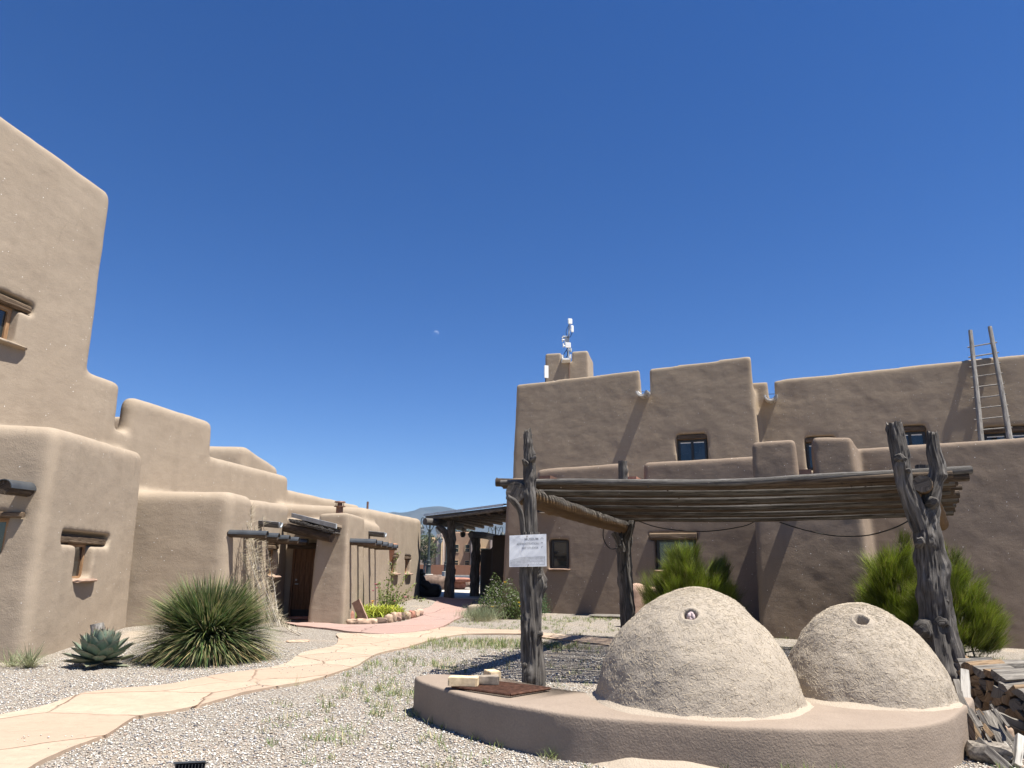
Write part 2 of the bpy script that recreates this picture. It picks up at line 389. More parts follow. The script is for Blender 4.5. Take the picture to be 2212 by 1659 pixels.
def gravel(name='gravel_ground'):
    m = Mat(name, 0.95, 0.15); v = m.vec()
    # pebbles about two centimetres across, with soil between in patches
    vc = m.voro(v, 42, out='Color'); sp = m.n('ShaderNodeSeparateColor'); m.l(vc, sp.inputs[0])
    d = m.voro(v, 42); d2 = m.voro(v, 95); vc2 = m.voro(v, 95, out='Color'); sp2 = m.n('ShaderNodeSeparateColor'); m.l(vc2, sp2.inputs[0])
    stops = [(0.0, (0.07, 0.07, 0.08)), (0.13, (0.17, 0.165, 0.165)), (0.26, (0.31, 0.265, 0.21)), (0.5, (0.41, 0.36, 0.295)), (0.72, (0.48, 0.445, 0.385)), (0.9, (0.55, 0.525, 0.48))]
    c1 = m.ramp(sp.outputs[0], stops); c2 = m.ramp(sp2.outputs[0], stops)
    c = m.mix(0.45, c1, c2)
    c = m.mix(m.ramp(d, [(0.30, 0), (0.62, 0.85)]), c, (0.16, 0.13, 0.10))
    soil = m.ramp(m.noise(v, 0.55, 5, 0.6), [(0.56, 0), (0.74, 0.7)])
    sc = m.mix(m.noise(v, 30, 3), (0.36, 0.285, 0.21), (0.50, 0.41, 0.31))
    c = m.mix(soil, c, sc)
    hb = m.math('SUBTRACT', 1.0, d)
    nb = m.bump(hb, 0.9, 0.02); nb = m.bump(m.math('SUBTRACT', 1.0, d2), 0.5, 0.008, nb)
    return m.done(c, nb)
M['gravel'] = gravel()
def flag(name, base, alt, crackc, scale=0.75, crack=0.018, streak=True):
    m = Mat(name, 0.9, 0.2)
    v = m.vec()
    w = m.n('ShaderNodeTexNoise'); w.inputs['Scale'].default_value = 1.6; w.inputs['Detail'].default_value = 5
    m.l(v, w.inputs['Vector'])
    vv = m.n('ShaderNodeVectorMath', operation='ADD'); ws = m.n('ShaderNodeVectorMath', operation='SCALE'); ws.inputs[3].default_value = 0.28
    m.l(w.outputs['Color'], ws.inputs[0]); m.l(v, vv.inputs[0]); m.l(ws.outputs[0], vv.inputs[1])
    e = m.n('ShaderNodeTexVoronoi', feature='DISTANCE_TO_EDGE'); e.inputs['Scale'].default_value = scale; m.l(vv.outputs[0], e.inputs['Vector'])
    cc = m.n('ShaderNodeTexVoronoi', feature='F1'); cc.inputs['Scale'].default_value = scale; m.l(vv.outputs[0], cc.inputs['Vector'])
    sp = m.n('ShaderNodeSeparateColor'); m.l(cc.outputs['Color'], sp.inputs[0])
    c = m.mix(sp.outputs[0], base, alt)
    n1 = m.noise(v, 3.0, 6, 0.65, 1.0)
    c = m.mix(m.ramp(n1, [(0.38, 0), (0.62, 0.5)]), c, tuple(x * 0.80 for x in alt))
    c = m.mix(m.ramp(m.noise(v, 0.35, 2), [(0.42, 0), (0.62, 0.55)]), c, (alt[0] * 1.02, alt[1] * 0.92, alt[2] * 0.88))
    c = m.mix(m.ramp(m.noise(v, 14, 4), [(0.4, 0.22), (0.62, 0)]), c, tuple(x * 0.62 for x in base))
    crk = m.ramp(e.outputs['Distance'], [(crack * 0.4, 1), (crack, 0)])
    crk = m.math('MULTIPLY', crk, m.ramp(m.noise(v, 0.9, 3), [(0.38, 0.15), (0.52, 0.95)]))
    c = m.mix(crk, c, crackc)
    ln = m.noise(m.vec((1.2, 4.5, 1), rot=(0, 0, 0.35)), 1.5, 5, 0.7, 0.8)
    c = m.mix(m.ramp(ln, [(0.485, 0), (0.5, 0.5), (0.515, 0)]), c, tuple(x * 0.62 for x in alt))
    nb = m.bump(m.ramp(e.outputs['Distance'], [(0, 0), (crack * 2, 1)]), 0.8, 0.02)
    nb = m.bump(n1, 0.35, 0.025, nb)
    return m.done(c, nb)
M['flag'] = flag('buff_flagstone', (0.45, 0.375, 0.28), (0.385, 0.295, 0.22), (0.16, 0.10, 0.065), 0.72, 0.010)
M['redpath'] = flag('red_paving', (0.335, 0.232, 0.195), (0.37, 0.258, 0.22), (0.17, 0.10, 0.085), 0.42, 0.007)
def asphalt():
    m = Mat('asphalt', 0.9, 0.25); v = m.vec()
    return m.done(m.mix(m.noise(v, 0.4, 5), (0.035, 0.04, 0.048), (0.065, 0.07, 0.078)))
M['asphalt'] = asphalt()
M['paint'] = plain('road_paint', (0.7, 0.7, 0.66), 0.8)
def mud():
    m = Mat('straw_mud', 0.97, 0.1); v = m.vec()
    f1 = m.noise(v, 3, 5, 0.6); f2 = m.noise(v, 52, 3, 0.6); f3 = m.voro(v, 30)
    vs2 = m.vec((30, 110, 30), rot=(0.4, 0.3, 0.7)); vs3 = m.vec((110, 30, 40), rot=(0.2, 0.9, 0.2))
    st = m.voro(vs2, 1.0); st3 = m.voro(vs3, 1.0)
    c = m.mix(f1, (0.285, 0.243, 0.193), (0.335, 0.29, 0.235))
    c = m.mix(m.ramp(f2, [(0.28, 0.4), (0.42, 0)]), c, (0.27, 0.215, 0.155))
    c = m.mix(m.ramp(st, [(0.12, 0.75), (0.2, 0)]), c, (0.60, 0.50, 0.36))
    c = m.mix(m.ramp(st3, [(0.1, 0.75), (0.18, 0)]), c, (0.58, 0.47, 0.33))
    nb = m.bump(f2, 0.6, 0.012); nb = m.bump(st, 0.22, 0.008, nb); nb = m.bump(st3, 0.22, 0.008, nb)
    return m.done(c, nb)
M['mud'] = mud()
M['straw'] = attr_mat('straw_bits', 0.8, 0.0, 0.2)
def mountain():
    m = Mat('forested_slope', 1.0, 0.0); v = m.vec()
    return m.done(m.mix(m.ramp(m.noise(v, 0.004, 7, 0.65), [(0.35, 0), (0.65, 1)]), (0.035, 0.045, 0.042), (0.08, 0.08, 0.07)))
M['hill'] = mountain()
def dirt():
    m = Mat('sandy_soil', 0.97, 0.1); v = m.vec()
    c = m.mix(m.noise(v, 30, 5, 0.7), (0.30, 0.25, 0.195), (0.39, 0.33, 0.26))
    return m.done(c, m.bump(m.noise(v, 60, 3), 0.6, 0.015))
M['sand'] = dirt()
def vinyl():
    m = Mat('white_vinyl', 0.45, 0.4); v = m.vec()
    f = m.noise(v, 5, 3, 0.5, 0.8)
    return m.done((0.74, 0.75, 0.76), m.bump(f, 0.2, 0.03))
M['vinyl'] = vinyl()
M['faded'] = plain('faded_print', (0.50, 0.51, 0.52), 0.5, 0.3, 0, 0.05)
def faded_photo():
    m = Mat('faded_photo_print', 0.5, 0.3); v = m.vec((18, 18, 26)); f = m.noise(v, 1.6, 5, 0.6)
    return m.done(m.ramp(f, [(0.35, (0.47, 0.475, 0.48)), (0.65, (0.62, 0.625, 0.63))]))
M['photo'] = faded_photo()
M['letter'] = plain('faded_letter', (0.27, 0.275, 0.28), 0.5, 0.3, 0, 0.08, 60)
M['letterwhite'] = plain('white_letter', (0.78, 0.79, 0.80), 0.5, 0.3, 0, 0.03)
def moonmat():
    m = Mat('moon_rock', 1.0, 0.0); v = m.vec((0.05, 0.05, 0.05))
    df = m.n('ShaderNodeBsdfDiffuse'); f = m.noise(m.vec(), 0.09, 4)
    m.l(m.ramp(f, [(0.35, (0.045, 0.045, 0.045)), (0.65, (0.12, 0.12, 0.115))]), df.inputs[0])
    tr = m.n('ShaderNodeBsdfTransparent'); ad = m.n('ShaderNodeAddShader')
    m.l(df.outputs[0], ad.inputs[0]); m.l(tr.outputs[0], ad.inputs[1]); m.l(ad.outputs[0], m.out.inputs['Surface'])
    g = m.n('ShaderNodeNewGeometry'); t2 = m.n('ShaderNodeBsdfTransparent'); mx = m.n('ShaderNodeMixShader')
    m.l(g.outputs['Backfacing'], mx.inputs[0]); m.l(ad.outputs[0], mx.inputs[1]); m.l(t2.outputs[0], mx.inputs[2]); m.l(mx.outputs[0], m.out.inputs['Surface'])
    return m.m
M['moon'] = moonmat()

# ------------------------------------------------------------------ adobe masses
def offset_poly(poly, d):
    n = len(poly); out = []
    for i in range(n):
        a, b, c = Vector(poly[i - 1]), Vector(poly[i]), Vector(poly[(i + 1) % n])
        e1 = (b - a).normalized(); e2 = (c - b).normalized()
        n1 = Vector((-e1.y, e1.x)); n2 = Vector((-e2.y, e2.x))      # inward for CCW
        k = n1 + n2; l2 = k.length_squared
        out.append(b + (k * (2 * d / l2) if l2 > 1e-6 else n1 * d))
    return out
def area2(p): return sum(p[i - 1][0] * p[i][1] - p[i][0] * p[i - 1][1] for i in range(len(p)))
def mass(bm, poly, tops, z0=-0.4, batter=0.03, r=0.22, seg=4):
    if area2(poly) < 0:
        poly = poly[::-1]
        if hasattr(tops, '__len__'): tops = tops[::-1]
    n = len(poly)
    if not hasattr(tops, '__len__'): tops = [tops] * n
    b2 = bmesh.new()
    lo_off = offset_poly(poly, batter * z0); hi_off = offset_poly(poly, batter * max(tops))
    lo = [b2.verts.new((p.x, p.y, z0)) for p in lo_off]
    hi = [b2.verts.new((p.x, p.y, t)) for p, t in zip(hi_off, tops)]
    b2.faces.new(lo[::-1]); b2.faces.new(hi)
    side = []
    for i in range(n):
        j = (i + 1) % n
        b2.faces.new((lo[i], lo[j], hi[j], hi[i]))
    b2.edges.ensure_lookup_table()
    ed = [e for e in b2.edges if not (e.verts[0] in lo and e.verts[1] in lo)]
    bmesh.ops.bevel(b2, geom=ed, offset=r, segments=seg, profile=0.5, affect='EDGES', clamp_overlap=True)
    me = bpy.data.meshes.new('tmp'); b2.to_mesh(me); b2.free(); bm.from_mesh(me); bpy.data.meshes.remove(me)
def cut_box(bm, w, t0, t1, z0, z1, depth=0.45, out=0.6, flare=0.0):
    """a hole in wall w: t0..t1 along it, z0..z1, going in by depth"""
    vs_ = []
    for (o_, fl) in ((out, flare), (-depth, 0.0)):
        for z in (z0 - fl * 0.3, z1 + fl * 0.3):
            for t in (t0 - fl, t1 + fl):
                p = w.pt(t, 0, 0) + w.n * (o_ - w.b * (z0 + z1) / 2); vs_.append(bm.verts.new((p.x, p.y, z)))
    for f in ((0, 1, 3, 2), (4, 6, 7, 5), (0, 4, 5, 1), (2, 3, 7, 6), (0, 2, 6, 4), (1, 5, 7, 3)):
        bm.faces.new([vs_[i] for i in f])
def adobe(name, masses, cutter, m, parent, voxel=0.06, smooth=6, wob=0.05, v2=None):
    bm = bmesh.new()
    for a in masses: mass(bm, **a)
    me = bpy.data.meshes.new(name); bm.to_mesh(me); bm.free()
    o = bpy.data.objects.new(name, me); col.objects.link(o)
    md = o.modifiers.new('a', 'REMESH'); md.mode = 'VOXEL'; md.voxel_size = voxel
    co = None
    if cutter is not None and len(cutter.faces):
        bmesh.ops.recalc_face_normals(cutter, faces=cutter.faces)
        cm = bpy.data.meshes.new('cut'); cutter.to_mesh(cm)
        co = bpy.data.objects.new('cut', cm); col.objects.link(co)
        md = o.modifiers.new('b', 'BOOLEAN'); md.operation = 'DIFFERENCE'; md.object = co; md.solver = 'EXACT'; md.use_self = True
        md = o.modifiers.new('c', 'REMESH'); md.mode = 'VOXEL'; md.voxel_size = v2 or voxel * 0.8
    md = o.modifiers.new('d', 'SMOOTH'); md.factor = 0.5; md.iterations = smooth
    for (sc, st) in ((1.3, wob), (0.35, wob * 0.28)):
        tx = bpy.data.textures.new('clouds', 'CLOUDS'); tx.noise_scale = sc; tx.noise_depth = 2
        md = o.modifiers.new('e', 'DISPLACE'); md.texture = tx; md.strength = st; md.mid_level = 0.5; md.texture_coords = 'GLOBAL'
    dg = bpy.context.evaluated_depsgraph_get(); dg.update()
    nm = bpy.data.meshes.new_from_object(o.evaluated_get(dg))
    bpy.data.objects.remove(o)
    if co: bpy.data.objects.remove(co)
    nm.name = name
    nm.polygons.foreach_set('use_smooth', [True] * len(nm.polygons)); nm.materials.clear(); nm.materials.append(m)
    nm.update()
    return link(bpy.data.objects.new(name, nm), parent)
def window(w, t0, t1, z0, z1, parent, inset=0.16, fm='frame', fw=0.05, bars=1, lintel=None, sill=None, lm='lintel', sm='sillstone', label=None, blind=False):
    """a framed window set back in wall w; part 'window' (frame) > pane, lintel, sill"""
    zc = (z0 + z1) / 2; rot = Matrix((w.d, -w.n, Vector((0, 0, 1)))).transposed()
    def P_(t, z, o_): p = w.pt(t, 0, 0) + w.n * (o_ - w.b * zc); return Vector((p.x, p.y, z))
    mb = MB(); tm = (t0 + t1) / 2; W, Hh = t1 - t0, z1 - z0
    mb.box(P_(tm, z1 - fw / 2, -inset), (W, 0.07, fw), rot); mb.box(P_(tm, z0 + fw / 2, -inset), (W, 0.07, fw), rot)
    mb.box(P_(t0 + fw / 2, zc, -inset), (fw, 0.07, Hh - 2 * fw), rot); mb.box(P_(t1 - fw / 2, zc, -inset), (fw, 0.07, Hh - 2 * fw), rot)
    for k in range(1, bars): mb.box(P_(t0 + W * k / bars, zc, -inset), (fw * 1.3, 0.064, Hh - 2 * fw), rot)
    f = mb.build('window', M[fm], parent, smooth=False)
    if label: f['label'] = label
    g = MB(); g.box(P_(tm, zc, -inset - 0.01), (W - 2 * fw, 0.012, Hh - 2 * fw), rot); g.build('pane', M['glass'], f, smooth=False)
    if blind:
        g = MB(); hb = Hh * 0.55
        g.box(P_(tm, z1 - fw - 0.02, -inset + 0.004), (W - 2.4 * fw, 0.01, 0.04), rot); g.build('blind_rail', M['white'], f, smooth=False)
    if lintel:
        a, b, hgt, outw = lintel; l = MB(); c = P_((a + b) / 2, z1 + hgt / 2 + 0.0, outw - 0.09)
        l.tube([c - w.d * ((b - a) / 2), c - w.d * ((b - a) / 4), c, c + w.d * ((b - a) / 4), c + w.d * ((b - a) / 2)], hgt * 0.44, 10, True, 0.12, int(abs(t0) * 10) % 17, None, lambda th: 1.0 + 0.18 * abs(math.sin(2 * th)))
        l.build('lintel', M[lm], f)
    if sill:
        a, b, hgt, outw = sill; l = MB(); rock(l, P_((a + b) / 2, z0 - hgt / 2, outw - 0.14), (b - a, 0.36, hgt), int(abs(t1) * 13) % 19, math.atan2(w.d.y, w.d.x), 0.06)
        l.build('sill', M[sm], f)
    return f
def viga(w, t, z, L, r, parent, name='viga', cover=True):
    """a roof log poking out of the wall under a half-round tin cover"""
    base = w.pt(t, z, -0.25); tip = w.pt(t, z, L); tip.z -= 0.02
    mb = MB(); mb.tube([base, base.lerp(tip, 0.5), base.lerp(tip, 0.97)], r * 0.86, 12, True, 0.06, int(t * 7) % 11)
    o = mb.build(name, M['polebrown'], parent)
    if cover:
        c = MB(); ax = (tip - base).normalized(); s_ = ax.cross(Vector((0, 0, 1))).normalized(); u = s_.cross(ax)
        vs_, fs = [], []; n = 12
        b2 = w.pt(t, z, -0.05)
        for p in (b2, tip):
            for rr_ in (r * 1.06, r * 0.97):
                for k in range(n + 1):
                    th = math.pi * k / n; vs_.append(p + s_ * (math.cos(th) * rr_) + u * (math.sin(th) * rr_ - 0.01))
        m1 = n + 1
        for k in range(n):
            fs += [(k, k + 1, 2 * m1 + k + 1, 2 * m1 + k), (m1 + k + 1, m1 + k, 3 * m1 + k, 3 * m1 + k + 1), (2 * m1 + k, 2 * m1 + k + 1, 3 * m1 + k + 1, 3 * m1 + k)]
        c.add(vs_, fs); c.build('tin_cover', M['capmetal'], o)
    return o
def canale(w, t, z, L, r, parent, m='pole', lip='galv', label=None):
    """an open half-log roof drain"""
    base = w.pt(t, z, -0.3); tip = w.pt(t, z, L); tip.z -= 0.06
    ax = (tip - base).normalized(); s_ = ax.cross(Vector((0, 0, 1))).normalized(); u = s_.cross(ax)
    vs_, fs = [], []; n = 12
    for p in (base, tip):
        for rr_ in (r, r * 0.62):
            for k in range(n + 1):
                th = math.pi + math.pi * k / n; vs_.append(p + s_ * (math.cos(th) * rr_) + u * (math.sin(th) * rr_ + (0.0 if rr_ == r else 0.02)))
    m1 = n + 1
    for k in range(n):
        fs += [(k, k + 1, 2 * m1 + k + 1, 2 * m1 + k), (m1 + k + 1, m1 + k, 3 * m1 + k, 3 * m1 + k + 1), (2 * m1 + k, 2 * m1 + k + 1, 3 * m1 + k + 1, 3 * m1 + k)]
    fs += [(0, 2 * m1, 3 * m1, m1), (n, m1 + n, 3 * m1 + n, 2 * m1 + n)]
    mb = MB(); mb.add(vs_, fs, [((i % m1) * 0.03, (i // (2 * m1)) * L) for i in range(len(vs_))]); o = mb.build('canale', M[m], parent)
    if lip:
        c = MB(); t2 = tip + ax * 0.03
        pts = [t2 + s_ * (math.cos(math.pi + math.pi * k / 10) * r * 0.86) + u * (math.sin(math.pi + math.pi * k / 10) * r * 0.86) for k in range(11)]
        c.tube(pts, r * 0.17, 6); c.build('metal_lip', M[lip], o)
    return o
#PART2
# ------------------------------------------------------------------ left museum building
LB = empty('adobe_building', (-8.5, 18, 0), 'tan adobe building with tall tower stepping down to low rooms with tin-capped logs', 'building')
w1 = Wall((-7.72, 12.05), 100.0, 0.035)             # side of the near room (faces right)
w1f = Wall((-7.72, 12.05), 182.0, 0.03, flip=True)  # its face towards the viewer
w2 = Wall((-6.60, 17.15), 90.3, 0.03)
w2f = Wall((-6.60, 17.15), 2.0, 0.02)
w3 = Wall((-4.45, 20.15), 90.0, 0.03)
w4 = Wall((-4.72, 25.9), 88.8, 0.02)
wt = Wall((-9.35, 15.0), 81.0, 0.02)                # the big wall with the tower
wd = Wall((-6.0, 22.25), 0.0, 0.0)                  # door wall
def zat(w, x, y): return w.hit(x, y).z
def pol(*a): return [tuple(p) for p in a]
ms = []
# near room
fc = w1.foot(-0.0); fr = w1.foot(4.9)
ms.append(dict(poly=pol(fc, fr, (fr[0] - 4.0, fr[1] + 0.6), (fc[0] - 5.0, fc[1] - 0.17)), tops=[zat(w1, 142, 925), zat(w1, 300, 972), 4.2, 3.98], batter=0.035, r=0.2, seg=5))
# tower and the big stepped wall behind
def tb(t0, t1, z, back=4.0, r=0.13, z1=None, o_=0.0):
    a, b = wt.foot(t0, -o_), wt.foot(t1, -o_); n = wt.n
    return dict(poly=pol(a, b, (b[0] - n.x * back, b[1] - n.y * back), (a[0] - n.x * back, a[1] - n.y * back)), tops=[z, z1 or z, z1 or z, z], batter=0.02, r=r)
zt = zat(wt, 215, 395)
t_T2 = wt.t(262, 850); t_M0 = wt.t(284, 880); t_M1 = wt.t(452, 915); t_B1 = wt.t(614, 1025)
t_T2 += .1; t_M1 += .38; t_B1 += .55
ms.append(tb(-4.5, 0.45, zt, r=0.2, z1=zt))
ms.append(tb(-0.6, t_T2, zat(wt, 200, 803), 3.2, z1=zat(wt, 258, 826)))
ms.append(tb(t_T2 - 0.5, t_M0 + 0.3, zat(wt, 275, 933), 3.0, 0.10))
ms.append(tb(t_M0 - .08, t_M1, zat(wt, 300, 858), 0.62, 0.2, z1=zat(wt, 448, 905)))
ms.append(tb(t_M0 + .1, t_M1 - .1, zat(wt, 450, 985), 3.5, 0.1))
ms.append(tb(t_M1 - 1.0, t_B1, zat(wt, 460, 985), 3.5, 0.2, z1=zat(wt, 605, 1022)))
ms.append(tb(t_B1 - 1.0, wt.t(745, 1090) + 2.0, zat(wt, 630, 1058), 4, 0.2, z1=zat(wt, 735, 1081)))
# a block further back and the low parapet glimpsed between the merlons
b0 = at(452, 962, 26.0); b1 = at(538, 963, 26.6); b2 = at(607, 1014, 30.6)
ms.append(dict(poly=pol((b0.x - 2, b0.y - .4), (b1.x, b1.y), (b2.x, b2.y), (b2.x - 6, b2.y)), tops=[b0.z, b1.z + .03, b2.z + 0.1, b2.z], batter=0.01, r=0.3))
bb = at(262, 897, 19.0); ms.append(dict(poly=pol((bb.x - 1, 19.0), (bb.x + 1.5, 19.2), (bb.x + 1.5, 20), (bb.x - 1, 20)), tops=bb.z, batter=0, r=0.1))
# room with the dark near face, its side wall split by a shallow step at the roof drain
c2 = w2.foot(0); e2 = w2.foot(4.95)
z2 = zat(w2, 505, 1062)
st2 = w2.t(552, 1100)
m2 = w2.foot(st2)
ms.append(dict(poly=pol((c2[0], c2[1]), (m2[0], m2[1]), (m2[0] - 3, m2[1]), (c2[0] - 2.95, c2[1] - .10)), tops=[z2, z2 + .04, z2, z2], batter=0.03, r=0.24, seg=5))
mo = w2.foot(st2 - 0.1, -0.03); eo = w2.foot(4.95, -0.03)
ms.append(dict(poly=pol(mo, eo, (eo[0] - 3, eo[1] + .3), (mo[0] - 3, mo[1])), tops=[z2 - .04, zat(w2, 628, 1090), 3.3, 3.3], batter=0.03, r=0.18, seg=5))
# door wall, pier with capped logs, long low wing
ms.append(dict(poly=pol((-8, 22.25), (-4.8, 22.25), (-4.8, 24.5), (-8, 24.5)), tops=2.95, batter=0.0, r=0.05))
z3 = zat(w3, 765, 1110)
st3 = w3.t(790, 1125)
ms.append(dict(poly=pol((-4.45, 20.15), (-4.45, 20.15 + st3), (-7, 20.15 + st3), (-7, 22.4), (-5.46, 22.4), (-5.52, 20.32)), tops=[z3, z3, 3.0, 3.0, 3.0, z3 - .04], batter=0.03, r=0.22, seg=6))
ms.append(dict(poly=pol((-4.48, 20.15 + st3 - .1), (-4.48, 25.75), (-7, 25.75), (-7, 20.15 + st3 - .1)), tops=[z3 - .04, zat(w3, 815, 1128), 3, 3], batter=0.03, r=0.24, seg=5))
t4e = w4.t(901, 1190)
f4 = w4.foot(-1.7, -0.0); g4 = w4.foot(t4e + 1.4)
ms.append(dict(poly=pol(f4, g4, (g4[0] - 5, g4[1] + .5), (f4[0] - 4, f4[1])), tops=[zat(w4, 775, 1089), zat(w4, 898, 1114), 3.7, 3.6], batter=0.02, r=0.26, seg=5))
cb = bmesh.new()
r_ = w1.rect(163, 1176, 200, 1250); W1 = (r_[0], r_[1], r_[2], r_[3]); cut_box(cb, w1, *W1, depth=0.34, flare=0.05)
l_ = w1.rect(137, 1154, 237, 1172); cut_box(cb, w1, l_[0] - .02, l_[1] + .02, W1[3] - .02, l_[3] + .02, depth=0.22, flare=0.03)
r_ = wt.rect(-34, 650, 38, 733); WT = r_; cut_box(cb, wt, *WT, depth=0.34, flare=0.06)
l_ = wt.rect(-60, 640, 78, 664); LT = l_; cut_box(cb, wt, l_[0], l_[1], WT[3] - .02, WT[3] + 0.22, depth=0.2, flare=0.02)
r_ = w2.rect(584, 1186, 600, 1243); W2 = r_; cut_box(cb, w2, *W2, depth=0.34, flare=0.08)
cut_box(cb, w2, W2[0] - .18, W2[1] + .18, W2[3] - .02, W2[3] + .13, depth=0.2, flare=0.03)
WW = []
for (x0, y0, x1, y1) in ((846, 1205, 858, 1238), (876, 1208, 886, 1238)):
    r_ = w4.rect(x0, y0, x1, y1); WW.append(r_); cut_box(cb, w4, *r_, depth=0.3, flare=0.12)
    cut_box(cb, w4, r_[0] - .25, r_[1] + .25, r_[3] - .02, r_[3] + .14, depth=0.16, flare=0.02)
# near room front window, mostly outside the picture
WF = w1f.rect(-60, 1118, 2, 1200); cut_box(cb, w1f, *WF, depth=0.34, flare=0.05)
LF = w1f.rect(-90, 1108, 52, 1120); cut_box(cb, w1f, LF[0], LF[1], WF[3] - .02, WF[3] + .1, depth=0.16)
adobe('wall', ms, cb, M['adobe'], LB, voxel=0.07, smooth=6, wob=0.04, v2=0.05)
tm = (W1[0] + W1[1]) / 2
l_ = w1.rect(137, 1154, 237, 1172)
s_ = w1.rect(156, 1249, 205, 1256)
window(w1, *W1, LB, 0.2, 'framewood', 0.045, 1, (l_[0], l_[1], l_[3] - W1[3] - .035, -0.06), (s_[0], s_[1], 0.075, 0.10), label='narrow slot window under a long rough lintel')
window(wt, *WT, LB, 0.2, 'framewood', 0.085, 1, (LT[0], LT[1] - .05, 0.17, -0.01), (WT[0] - .1, WT[1] + .3, 0.07, 0.12), sm='adobe', label='wood-framed window high in the tower')
window(w2, *W2, LB, 0.2, 'framewood', 0.04, 1, (W2[0] - .16, W2[1] + .14, 0.11, 0.0), (W2[0] - .12, W2[1] + .22, 0.08, 0.12))
for r_ in WW: window(w4, *r_, LB, 0.2, 'framewood', 0.07, 1, (r_[0] - .2, r_[1] + .3, 0.12, 0.03), (r_[0] - .2, r_[1] + .25, 0.08, 0.16))
window(w1f, *WF, LB, 0.2, 'framewood', 0.06, 1, (LF[0], LF[1] - .02, 0.1, 0.10))
# roof logs with tin covers, in two rows of five, and one on the near face
for k in range(5): viga(w2, 0.22 + k * 0.90, 2.27 - 0.015 * k, 0.86, 0.098, LB)
for k in range(5): viga(w3, 0.40 + k * 0.98, 2.20 - 0.01 * k, 0.74, 0.105, LB)
h_ = w1f.hit(58, 1058); viga(w1f, w1f.d.dot(h_ - w1f.p), h_.z, 0.62, 0.135, LB)
h_ = w2.hit(564, 1130); canale(w2, w2.d.dot(h_ - w2.p), h_.z + .08, 0.5, 0.15, LB)
h_ = w3.hit(800, 1152); canale(w3, w3.d.dot(h_ - w3.p), h_.z + .08, 0.46, 0.15, LB)
# door
mb = MB()
dl, dr = -6.50, -5.50; zd = 2.02
for k in range(6):
    ww = (dr - dl) / 6
    mb.box((dl + ww * (k + .5), 22.19, 0.06 + (zd - .06) / 2), (ww - 0.006, 0.06, zd - .06))
door = mb.build('door', M['doorwood'], LB, smooth=False)
mb = MB(); mb.box(((dl + dr) / 2, 22.15, 0.17), (dr - dl - .02, 0.02, 0.2)); mb.build('kick_plate', M['black'], door, smooth=False)
mb = MB(); mb.tube([(dl + .08, 22.15, 1.0), (dl + .08, 22.08, 1.0), (dl + .17, 22.08, 1.0)], 0.017, 8); mb.build('handle', M['galv'], door)
mb = MB(); mb.tube([(dl + .08, 22.16, 1.12), (dl + .08, 22.13, 1.12)], 0.028, 10); mb.build('lock', M['galv'], door)
mb = MB(); mb.box((dl - .04, 22.2, zd / 2), (0.07, 0.14, zd)); mb.build('door_jamb', M['doorwood'], LB, smooth=False)
mb = MB(); mb.box((dr + .03, 22.2, zd / 2), (0.05, 0.14, zd)); mb.build('door_jamb', M['doorwood'], LB, smooth=False)
mb = MB(); mb.tube([(-6.75, 22.18, zd + .10), (-6.0, 22.16, zd + .09), (-5.2, 22.18, zd + .10)], 0.10, 10, True, 0.15, 3); mb.build('lintel', M['polebrown'], LB)
mb = MB(); rock(mb, (-6.0, 21.85, 0.05), (1.15, 0.4, 0.10), 3, 0.05, 0.05); mb.build('doorstep', M['sandstone'], LB)
# little roof over the door: log beam, sticks laid across it, metal edging
pl_, pr_ = at(631, 1112, 21.35), at(727, 1136, 19.8)
mb = MB(); mb.tube([pl_ + Vector((-.2, .12, -.36)), (pl_ + pr_) / 2 + Vector((0, .1, -.37)), pr_ + Vector((-.1, .12, -.33))], [0.13, 0.135, 0.12], 14, True, 0.08, 5); mb.build('roof_beam', M['polebrown'], LB)
mb = MB()
for k in range(30):
    p = pl_.lerp(pr_, (k + .5) / 30) + Vector((0, 0, -.15 + .03 * rnd.random()))
    mb.tube([p + Vector((-.06, -.10 - .05 * rnd.random(), 0)), p + Vector((.2, 2.4, -.02))], 0.022 + .012 * rnd.random(), 7, True, 0.3, k)
    p = p + Vector((0.02, 0, -.055)); mb.tube([p + Vector((-.06, -.05 - .05 * rnd.random(), 0)), p + Vector((.2, 2.4, -.02))], 0.024 + .01 * rnd.random(), 6, True, 0.3, k + 40)
mb.build('roof_sticks', M['post'], LB)
mb = MB(); d_ = (pr_ - pl_); a_ = math.atan2(d_.y, d_.x); mid = (pl_ + pr_) / 2
q = [pl_ + Vector((0, -.07, .05)), pr_ + Vector((0, -.07, .05)), pr_ + Vector((0, -.07, -.075)), pl_ + Vector((0, -.07, -.075))]
qb = [v + Vector((.02, .05, 0)) for v in q]
mb.add(q + qb, [(0, 3, 2, 1), (4, 5, 6, 7), (0, 1, 5, 4), (3, 7, 6, 2), (0, 4, 7, 3), (1, 2, 6, 5)]); mb.build('roof_edging', M['galv'], LB, smooth=False)
mb = MB(); s4 = [pl_ + Vector((0, 0.0, -.02)), pr_ + Vector((0, 0.0, -.02)), pr_ + Vector((.2, 2.0, -.04)), pl_ + Vector((.2, 2.0, -.04))]
mb.add(s4 + [v + Vector((0, 0, .06)) for v in s4], [(0, 3, 2, 1), (4, 5, 6, 7), (0, 1, 5, 4), (1, 2, 6, 5), (2, 3, 7, 6), (3, 0, 4, 7)]); mb.build('roof_deck', M['adobe'], LB, smooth=False)
